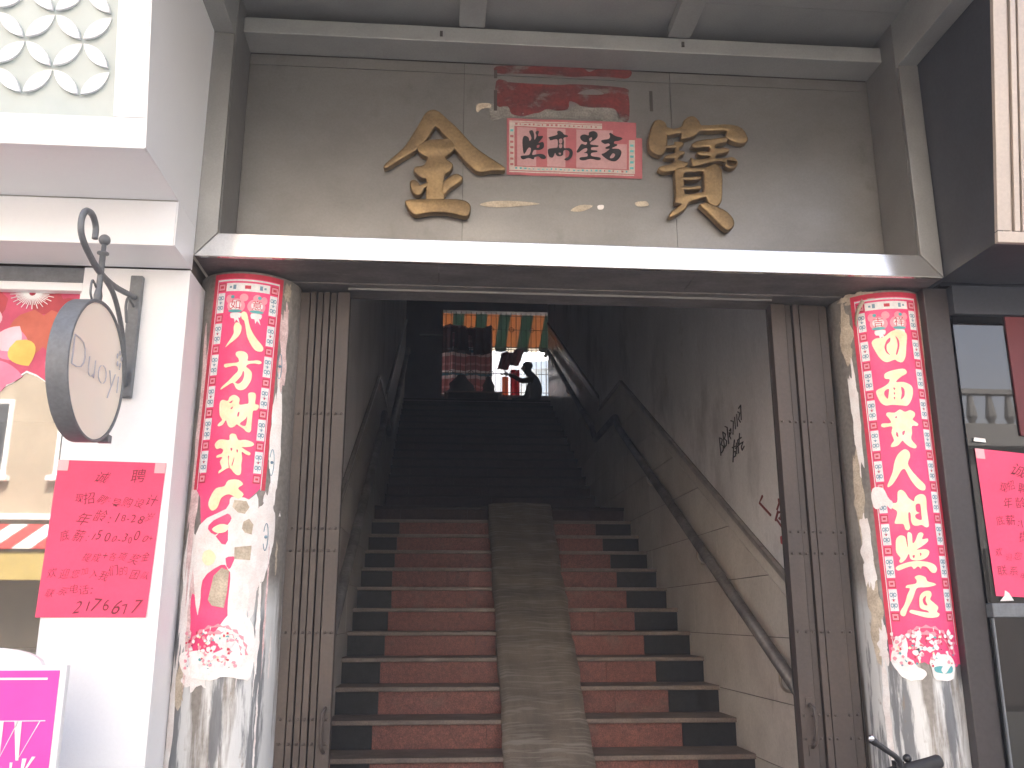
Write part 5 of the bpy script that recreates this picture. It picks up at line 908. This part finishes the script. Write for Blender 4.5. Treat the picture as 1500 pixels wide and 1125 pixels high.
t = tag(obj('white_clip', MB().prism([(2.10, 3.404, 2.275), (2.15, 3.404, 2.27), (2.148, 3.404, 2.285), (2.105, 3.404, 2.29)], (0, -.004, 0)), M['torn']), 'small white clip on the dark glass above the right notice', 'clip')
t = tag(obj('paper_scrap', MB().prism([(2.125, 3.404, 1.66), (2.18, 3.404, 1.662), (2.165, 3.404, 1.69), (2.15, 3.404, 1.70), (2.145, 3.404, 1.68)], (0, -.002, 0)), M['torn']), 'crumpled white scrap under the right notice', 'paper scrap')

# ------------------------------------------------------------ parked bicycle, only its handlebar reaches into the picture
bk = thing('bicycle', 'parked bicycle, its black grip and lever in front of the right column', 'bicycle', (1.5, 2.95, 0))
def wheel(x):
    n = 40; r_ = .30; y = 2.98
    ty = MB().tube([(x + r_ * math.cos(2 * math.pi * i / n), y, .32 + r_ * math.sin(2 * math.pi * i / n)) for i in range(n + 1)], .02, 8, False); o = obj('wheel', ty, M['rubber'], bk, smooth=True)
    obj('rim', MB().tube([(x + .275 * math.cos(2 * math.pi * i / n), y, .32 + .275 * math.sin(2 * math.pi * i / n)) for i in range(n + 1)], .011, 6, False), M['chrome'], o, smooth=True)
    mb = MB()
    for i in range(18): a = 2 * math.pi * i / 18; mb.tube([(x, y + (.03 if i % 2 else -.03), .32), (x + .275 * math.cos(a), y, .32 + .275 * math.sin(a))], .0015, 4)
    mb.tube([(x, y - .04, .32), (x, y + .04, .32)], .02, 10); obj('spokes', mb, M['chrome'], o)['kind'] = 'stuff'
wheel(1.02); wheel(2.02)
fr = MB()
for p, q, r_ in (((1.25, 2.98, .88), (1.20, 2.98, .72), .02), ((1.22, 2.98, .80), (1.56, 2.98, .32), .018), ((1.56, 2.98, .32), (1.70, 2.98, .82), .016), ((1.22, 2.98, .75), (1.66, 2.98, .70), .014), ((1.56, 2.98, .32), (2.02, 2.98, .32), .011), ((1.67, 2.98, .72), (2.02, 2.98, .32), .009)): fr.tube([p, q], r_, 10)
obj('frame', fr, M['black'], bk, smooth=True)
obj('fork', MB().tube([(1.20, 2.98, .72), (1.13, 2.95, .5), (1.02, 2.94, .32)], .011, 8).tube([(1.20, 2.98, .72), (1.13, 3.01, .5), (1.02, 3.02, .32)], .011, 8), M['black'], bk, smooth=True)
obj('saddle', MB().ball((1.74, 2.98, .88), .1, 14, 8, (1.35, .8, .42)), M['rubber'], bk, smooth=True)
obj('handlebar', MB().tube(bez([(1.46, 3.24, 1.04), (1.34, 3.22, 1.04), (1.27, 3.10, 1.05), (1.265, 2.98, 1.06), (1.28, 2.90, 1.10), (1.36, 2.86, 1.145), (1.43, 2.86, 1.155), (1.50, 2.86, 1.172)], 6), .0125, 12).tube([(1.25, 2.98, .86), (1.265, 2.98, 1.07)], .014, 10), M['black'], bk, smooth=True)
obj('grip', MB().tube([(1.415, 2.86, 1.150), (1.425, 2.86, 1.153), (1.50, 2.86, 1.171), (1.525, 2.86, 1.177), (1.532, 2.86, 1.179)], [.018, .0205, .0195, .0205, .017], 18), M['rubber'], bk, smooth=True)
obj('grip', MB().tube([(1.38, 3.23, 1.04), (1.50, 3.245, 1.04)], .019, 16), M['rubber'], bk, smooth=True)
lv = obj('brake_lever', MB().tube(bez([(1.395, 2.86, 1.140), (1.398, 2.85, 1.170), (1.385, 2.84, 1.192), (1.35, 2.83, 1.215), (1.318, 2.825, 1.236), (1.305, 2.825, 1.245)], 5), [.010] * 5 + [.0095] * 5 + [.0085] * 5 + [.009] * 5 + [.011] * 5 + [.0115], 12), M['black'], bk, smooth=True)
obj('lever_cap', MB().ball((1.303, 2.822, 1.249), .0105, 12, 8), M['chrome'], lv, smooth=True)
obj('lever_clamp', MB().tube([(1.37, 2.86, 1.142), (1.41, 2.86, 1.152)], .021, 12).box(1.385, 1.41, 2.845, 2.875, 1.155, 1.18), M['black'], bk)
obj('bell', MB().ball((1.44, 2.885, 1.183), .013, 10, 8), M['black'], bk, smooth=True)

# ------------------------------------------------------------ hall at the top of the stairs: grille, seated person, table, things at the window
gr = thing('window_grille', 'black iron window grille with rings at the top of the stairs', 'grille', (1.2, 17.06, WZ0))
x = WX0 + .06
while x < WX1 - .02: obj('bar', MB().tube([(x, 17.06, WZ0 + .005), (x, 17.06, WZ1 - .005)], .0068, 6), M['grille'], gr); x += .098
for z in (5.80, 6.17, 6.66, 7.06, 7.34): obj('cross_rail', MB().tube([(WX0 + .002, 17.062, z), (WX1 - .002, 17.062, z)], .007, 6), M['grille'], gr)
for z in (6.17, 7.06, 6.66):
    x = .17 if z != 6.66 else .07
    while x < WX1 - .05:
        obj('ring', MB().tube([(x + .045 * math.cos(2 * math.pi * i / 18), 17.05, z + .045 * math.sin(2 * math.pi * i / 18)) for i in range(19)], .0065, 6, False), M['grille'], gr); x += .392
HF = 4.834
def skin(name, bones, m, parent, sub=2):
    me = bpy.data.meshes.new(name); vs = []; es = []; rr_ = []
    for v in bones['v']: vs.append(Vector(v[0]) - wloc(parent)); rr_.append(v[1])
    me.from_pydata(vs, bones['e'], []); o = bpy.data.objects.new(name, me); C.objects.link(o); o.parent = parent
    sk = o.modifiers.new('skin', 'SKIN'); sk.use_smooth_shade = True
    for i, d in enumerate(me.skin_vertices[0].data): d.radius = rr_[i] if isinstance(rr_[i], tuple) else (rr_[i], rr_[i]); d.use_root = (i == 0)
    s = o.modifiers.new('sub', 'SUBSURF'); s.levels = sub; s.render_levels = sub
    me.materials.append(m); return o
px, py = 1.66, 16.05
stl_ = thing('stool', 'low wooden stool under the seated person at the top of the stairs', 'stool', (px + .05, py, HF))
obj('seat', box(px - .13, px + .23, py - .15, py + .15, HF + .40, HF + .43), M['wood'], stl_, bevel=.01)
for a in (-.11, .2):
    for b in (-.12, .12): obj('leg', box(px + a - .015, px + a + .015, py + b - .015, py + b + .015, HF, HF + .399), M['wood'], stl_)
pe = thing('person', 'person in dark clothes seated at the window, arm raised to the left', 'person', (px, py, HF))
B = {'v': [((px + .08, py, HF + .53), (.15, .14)), ((px + .09, py, HF + .72), (.15, .135)), ((px + .06, py, HF + .90), (.175, .13)), ((px + .0, py, HF + 1.0), (.12, .10)), ((px - .06, py, HF + 1.06), (.055, .055)),
           ((px - .10, py, HF + 1.12), (.075, .085)), ((px - .115, py, HF + 1.20), (.082, .092)), ((px - .11, py, HF + 1.27), (.05, .055)),
           ((px - .02, py - .17, HF + .93), .07), ((px - .22, py - .2, HF + .88), .052), ((px - .38, py - .1, HF + 1.0), .04), ((px - .45, py - .07, HF + 1.03), .035),
           ((px - .02, py + .17, HF + .93), .07), ((px - .1, py + .24, HF + .70), .05), ((px - .3, py + .2, HF + .62), .04), ((px - .38, py + .18, HF + .63), .033),
           ((px - .02, py - .1, HF + .50), .10), ((px - .36, py - .12, HF + .50), .075), ((px - .38, py - .12, HF + .28), .06), ((px - .36, py - .12, HF + .07), .045), ((px - .5, py - .13, HF + .04), .04),
           ((px - .02, py + .1, HF + .50), .10), ((px - .36, py + .12, HF + .50), .075), ((px - .36, py + .12, HF + .28), .06), ((px - .33, py + .12, HF + .07), .045), ((px - .47, py + .13, HF + .04), .04)],
     'e': [(0, 1), (1, 2), (2, 3), (3, 4), (4, 5), (5, 6), (6, 7), (2, 8), (8, 9), (9, 10), (10, 11), (2, 12), (12, 13), (13, 14), (14, 15), (0, 16), (16, 17), (17, 18), (18, 19), (19, 20), (0, 21), (21, 22), (22, 23), (23, 24), (24, 25)]}
bd = skin('body', B, M['dark_cloth'], pe)
obj('hair', MB().ball((px - .095, py, HF + 1.225), .095, 16, 10, (1, .95, .88)), M['hair'], pe, smooth=True)
obj('face', MB().ball((px - .135, py, HF + 1.175), .078, 14, 10, (.9, .85, 1.15)).ball((px - .213, py, HF + 1.17), .016, 8, 6), M['skin'], pe, smooth=True)
def hand(c, dx, dz):
    mb = MB(); mb.ball(c, .04, 10, 8, (1.1, .45, .9))
    for i in range(4): mb.tube([(c[0] - .03, c[1] - .024 + .016 * i, c[2] + .012), (c[0] - .065, c[1] - .026 + .017 * i, c[2] + dz * .5), (c[0] - .09 - .008 * (i in (1, 2)), c[1] - .026 + .017 * i, c[2] + dz)], [.009, .0085, .006], 6)
    mb.tube([(c[0] - .01, c[1] - .03, c[2] + .01), (c[0] - .035, c[1] - .05, c[2] + .04), (c[0] - .055, c[1] - .045, c[2] + .055)], [.011, .01, .007], 6); obj('hand', mb, M['skin'], pe, smooth=True)
hand((px - .49, py - .06, HF + 1.045), -1, -.01); hand((px - .41, py + .175, HF + .63), -1, -.02)
tb = thing('table', 'dark table below the window at the top of the stairs', 'table', (.5, 16.3, HF))
obj('top', box(.05, 1.1, 16.0, 16.6, 5.52, 5.55), M['wood'], tb)
for x in (.1, 1.05):
    for y in (16.05, 16.55): obj('leg', box(x - .025, x + .025, y - .025, y + .025, HF, 5.519), M['wood'], tb)
M['dark_bag'] = mat('dark_brown_cloth', (.05, .03, .025), .9, 0, (.03, .02, .018), 8)
def lump(cx, cz, w_, h_, label):
    mb = MB(); n = 20; rn = random.Random(int(cx * 100))
    prof = [(1, 0), (1.05, .15), (.95, .3), (.9, .5), (.6, .72), (.42, .85), (.30, .97), (.05, 1)]
    for r_, hh in prof: mb.v += [(cx + w_ * r_ * math.cos(2 * math.pi * i / n) * rn.uniform(.8, 1.12), 16.3 + w_ * .7 * r_ * math.sin(2 * math.pi * i / n), cz + h_ * hh) for i in range(n)]
    for k in range(len(prof) - 1): mb.f += [(k * n + i, k * n + (i + 1) % n, (k + 1) * n + (i + 1) % n, (k + 1) * n + i) for i in range(n)]
    mb.f += [tuple(range(n - 1, -1, -1)), tuple((len(prof) - 1) * n + i for i in range(n))]
    tag(obj('cloth_bundle', mb, M['dark_bag'], smooth=True), label, 'bundle', 'bundles on the table by the window')
lump(.36, 5.551, .24, .38, 'large dark rounded bundle on the table by the window'); lump(.86, 5.551, .12, .36, 'narrow dark bundle on the table, nearer the person')
# outside the window: awning, curtain, washing, far buildings
aw = thing('awning', 'orange and green striped awning outside the stairhead window', 'awning', (1.2, 17.3, 7.6))
M['aw_orange'] = cloth('awning_orange', (.26, .125, .05), .4); M['aw_green'] = cloth('awning_green', (.028, .058, .04), .4); M['aw_cream'] = cloth('awning_cream', (.7, .66, .6), .5)
for k in range(-4, 18):
    a = k * .235; b = a + .235
    obj('stripe', MB().prism([(a, 17.32, 7.86), (b, 17.32, 7.86), (b - .06, 18.6, 7.16), (a - .06, 18.6, 7.16)], (0, 0, .004)), M['aw_green'] if k % 2 else M['aw_orange'], aw)
    obj('scallop', MB().prism([(a - .06, 18.602, 7.16), (a - .06, 18.602, 7.10)] + [(a - .06 + .235 * (.5 - .5 * math.cos(math.pi * t / 6)), 18.602, 7.10 - .04 * math.sin(math.pi * t / 6)) for t in range(1, 6)] + [(b - .06, 18.602, 7.10), (b - .06, 18.602, 7.16)], (0, .004, 0)), M['aw_green'] if k % 2 else M['aw_cream'], aw)
obj('awning_bar', MB().tube([(-1.2, 18.6, 7.165), (4.2, 18.6, 7.165)], .015, 8), M['grille'], aw); obj('awning_bar', MB().tube([(-1.2, 17.5, 7.70), (4.2, 17.5, 7.70)], .02, 8), M['grille'], aw)
def bands(N, L, tc, cur):
    sp = N.new('ShaderNodeSeparateXYZ'); L.new(tc.outputs['Object'], sp.inputs[0]); mt = N.new('ShaderNodeMath'); mt.operation = 'MULTIPLY'; mt.inputs[1].default_value = 1 / .46; L.new(sp.outputs['Z'], mt.inputs[0])
    fr_ = N.new('ShaderNodeMath'); fr_.operation = 'FRACT'; L.new(mt.outputs[0], fr_.inputs[0]); rp = N.new('ShaderNodeValToRGB'); rp.color_ramp.interpolation = 'CONSTANT'
    el = rp.color_ramp.elements; el[0].position = 0; el[0].color = (.36, .15, .145, 1); el[1].position = .3; el[1].color = (.55, .47, .46, 1)
    for p_, c_ in ((.45, (.04, .20, .25, 1)), (.56, (.66, .6, .58, 1)), (.68, (.34, .14, .14, 1)), (.9, (.5, .3, .29, 1))): e = el.new(p_); e.color = c_
    L.new(fr_.outputs[0], rp.inputs[0]); return rp.outputs[0]
M['curtain'] = cloth('striped_curtain', (.6, .3, .3), .3, bands)
def sheet(name, x0, x1, z0, z1, y, m, label, cat, amp=.04, fr=9., skew=0., group=None):
    mb = MB(); n = 40; k = 8
    for j in range(k + 1):
        for i in range(n + 1):
            u = i / n; v = j / k; mb.v.append((x0 + (x1 - x0) * u + skew * (1 - v), y + amp * math.sin(u * fr * 2 + v) + amp * .5 * math.sin(u * fr * 5.3), z0 + (z1 - z0) * v + min(.03, .06 * (x1 - x0)) * math.sin(u * 7) * (1 if x1 - x0 > .5 else (1 - v))))
    mb.f = [(j * (n + 1) + i, j * (n + 1) + i + 1, (j + 1) * (n + 1) + i + 1, (j + 1) * (n + 1) + i) for j in range(k) for i in range(n)]
    o = obj(name, mb, m, smooth=True); s = o.modifiers.new('s', 'SOLIDIFY'); s.thickness = .003; return tag(o, label, cat, group)
sheet('curtain', -.05, .98, 5.74, 7.02, 17.32, M['curtain'], 'pink, white and teal striped curtain outside the left of the window', 'curtain', .05, 8)
M['valance'] = cloth('dark_valance', (.10, .045, .05), .25); M['red_cloth'] = cloth('red_cloth', (.55, .02, .04), .4); M['brown_cloth'] = cloth('brown_red_cloth', (.16, .03, .03), .35); M['orange_cloth'] = cloth('orange_cloth', (.62, .24, .08), .5)
sheet('valance', -.02, .98, 6.62, 7.18, 17.26, M['valance'], 'dark ruffled valance over the striped curtain', 'valance', .04, 12)
sheet('hanging_cloth', 1.34, 1.52, 5.78, 6.30, 17.22, M['red_cloth'], 'bright red cloth hanging at the window left of the person', 'cloth', .02, 5, 0, 'washing at the window')
sheet('hanging_cloth', 1.42, 1.62, 6.38, 6.72, 17.22, M['brown_cloth'], 'dark red garment hanging high above the person', 'cloth', .02, 4, -.12, 'washing at the window')
sheet('hanging_cloth', 1.18, 1.40, 6.30, 6.66, 17.24, M['brown_cloth'], 'dark red strap garment hanging left of the other washing', 'cloth', .02, 4, -.10, 'washing at the window')
sheet('hanging_cloth', 1.18, 1.30, 5.74, 6.16, 17.24, M['orange_cloth'], 'narrow orange cloth strip hanging low at the window', 'cloth', .015, 4, 0, 'washing at the window')
M['blue_metal'] = mat('blue_grey_sheet', (.30, .40, .48), .5, 0, (.25, .34, .41), 3); M['white_render'] = mat('white_render', (.75, .74, .72), .8, 0, (.68, .67, .65), 1)
fb = thing('building', 'blue-grey corrugated building seen through the stairhead window', 'building', (6, 29, 0))
for k in range(30): obj('wall_sheet', box(3.1 + k * .22, 3.1 + k * .22 + .2, 28 + (.03 if k % 2 else 0), 28.3, 0, 9.4 + .02 * k), M['blue_metal'], fb)
obj('roof', MB().prism([(2.7, 27.8, 9.2), (10, 27.8, 9.9), (10, 27.8, 10.2), (2.7, 27.8, 9.45)], (0, 6, 0)), M['blue_metal'], fb)
fb = thing('building', 'tall white rendered house seen through the stairhead window', 'building', (0, 30, 0))
obj('wall', box(-6, 2.75, 30, 36, 0, 10.3), M['white_render'], fb); obj('roof', box(-6.2, 2.95, 29.8, 36.2, 10.3, 10.5), M['white_render'], fb)
for k in range(3): w_ = obj('window', box(-4.4 + k * 2.3, -3.3 + k * 2.3, 29.96, 29.998, 6.6, 7.9), M['dark_glass'], fb); obj('sill', box(-4.5 + k * 2.3, -3.2 + k * 2.3, 29.9, 29.999, 6.5, 6.59), M['white_render'], w_)

# ------------------------------------------------------------ across the street: sunlit buildings that the glass reflects
def facade(label, x0, x1, h, m, storey, wins, yf=-10.5, trim='white_render'):
    t = thing('building', label, 'building', ((x0 + x1) / 2, yf, -.12))
    obj('wall', box(x0, x1, yf - 8, yf, -.12, h), m, t); obj('cornice', box(x0 - .1, x1 + .1, yf, yf + .25, h - .3, h + .15), M[trim], t)
    z = storey
    while z + 1.6 < h - .4:
        n = wins
        for i in range(n):
            c = x0 + (x1 - x0) * (i + .5) / n; ww = (x1 - x0) / n * .3
            f_ = obj('window', box(c - ww, c + ww, yf + .002, yf + .06, z + .7, z + 2.1), M[trim], t); obj('pane', box(c - ww + .07, c - .03, yf + .061, yf + .07, z + .78, z + 2.02), M['dark_panel'], f_); obj('pane', box(c + .03, c + ww - .07, yf + .061, yf + .07, z + .78, z + 2.02), M['dark_panel'], f_)
            obj('sill', box(c - ww - .08, c + ww + .08, yf + .002, yf + .16, z + .6, z + .69), M[trim], f_)
        obj('string_course', box(x0, x1, yf + .001, yf + .1, z - .1, z), M[trim], t); z += 3
    return t
M['tan_tile'] = mat('tan_tile_wall', (.34, .27, .20), .6, 0, (.27, .21, .155), 2, fine=.08, fscale=30); M['white_tile'] = mat('white_tile_wall', (.72, .70, .66), .5, 0, (.66, .64, .6), 2); M['grey_wall'] = mat('grey_wall', (.085, .08, .08), .8, 0, (.065, .06, .06), 1.5); M['grey_trim'] = mat('grey_trim', (.17, .165, .16), .8)
fA = facade('tan tiled building with white windows across the street', -18, -3.2, 11, M['tan_tile'], 3.4, 7)
fC = facade('white tiled building across the street from the entrance', -3.1, 4.4, 9.5, M['white_tile'], 3.4, 4)
fB = facade('low grey building with a balustraded roof across the street', 4.5, 22, 5.2, M['grey_wall'], 3.4, 7, trim='grey_trim')
for i in range(40): obj('baluster', MB().tube([(5 + i * .4, -10.3, 5.35), (5 + i * .4, -10.3, 5.5), (5 + i * .4, -10.3, 5.65), (5 + i * .4, -10.3, 5.95)], [.05, .11, .09, .05], 8), M['grey_trim'], fB)
for k in range(6): obj('dark_reflection_panel', box(4.8 + k * 2.9, 7.5 + k * 2.9, -10.5, -10.42, 0, 2.9), M['dark_brown'], fB)  # added dark panels, there to darken the reflection in the lower right glass
obj('balustrade_rail', box(4.6, 21, -10.4, -10.2, 5.951, 6.05), M['grey_trim'], fB)
a2 = thing('awning', 'red and white striped awning on the tan building across the street', 'awning', (-9, -10.4, 2.6)); M['aw_red'] = cloth('awning_red', (.6, .08, .08), .3); M['aw_white'] = cloth('awning_white', (.8, .78, .75), .3)
for k in range(40): obj('stripe', MB().prism([(-16 + k * .3, -10.4, 3.2), (-16 + k * .3 + .3, -10.4, 3.2), (-16 + k * .3 + .3, -9.2, 2.7), (-16 + k * .3, -9.2, 2.7)], (0, 0, .01)), M['aw_red'] if k % 2 else M['aw_white'], a2)
M['yellow'] = mat('yellow_banner', (.42, .30, .10), .6); tag(obj('shop_banner', box(-16, -4, -9.3, -9.26, 2.2, 2.66), M['yellow']), 'yellow banner under the striped awning across the street', 'banner')
S.cycles.use_denoising = True

# ------------------------------------------------------------ thin pale volume added to veil the darks, standing in for lens glare
hm = bpy.data.materials.new('glare_veil'); hm.use_nodes = True; hn = hm.node_tree; hn.nodes.remove(hn.nodes['Principled BSDF'])
pv = hn.nodes.new('ShaderNodeVolumePrincipled'); pv.inputs['Color'].default_value = (1, .94, .87, 1); pv.inputs['Density'].default_value = .012
hn.links.new(pv.outputs[0], hn.nodes['Material Output'].inputs['Volume'])
tag(obj('glare_veil', box(-62, 62, -62, 92, -1.2, 14), hm), 'thin pale volume added to lift the darks, in place of lens glare', 'glare_veil', kind='stuff')
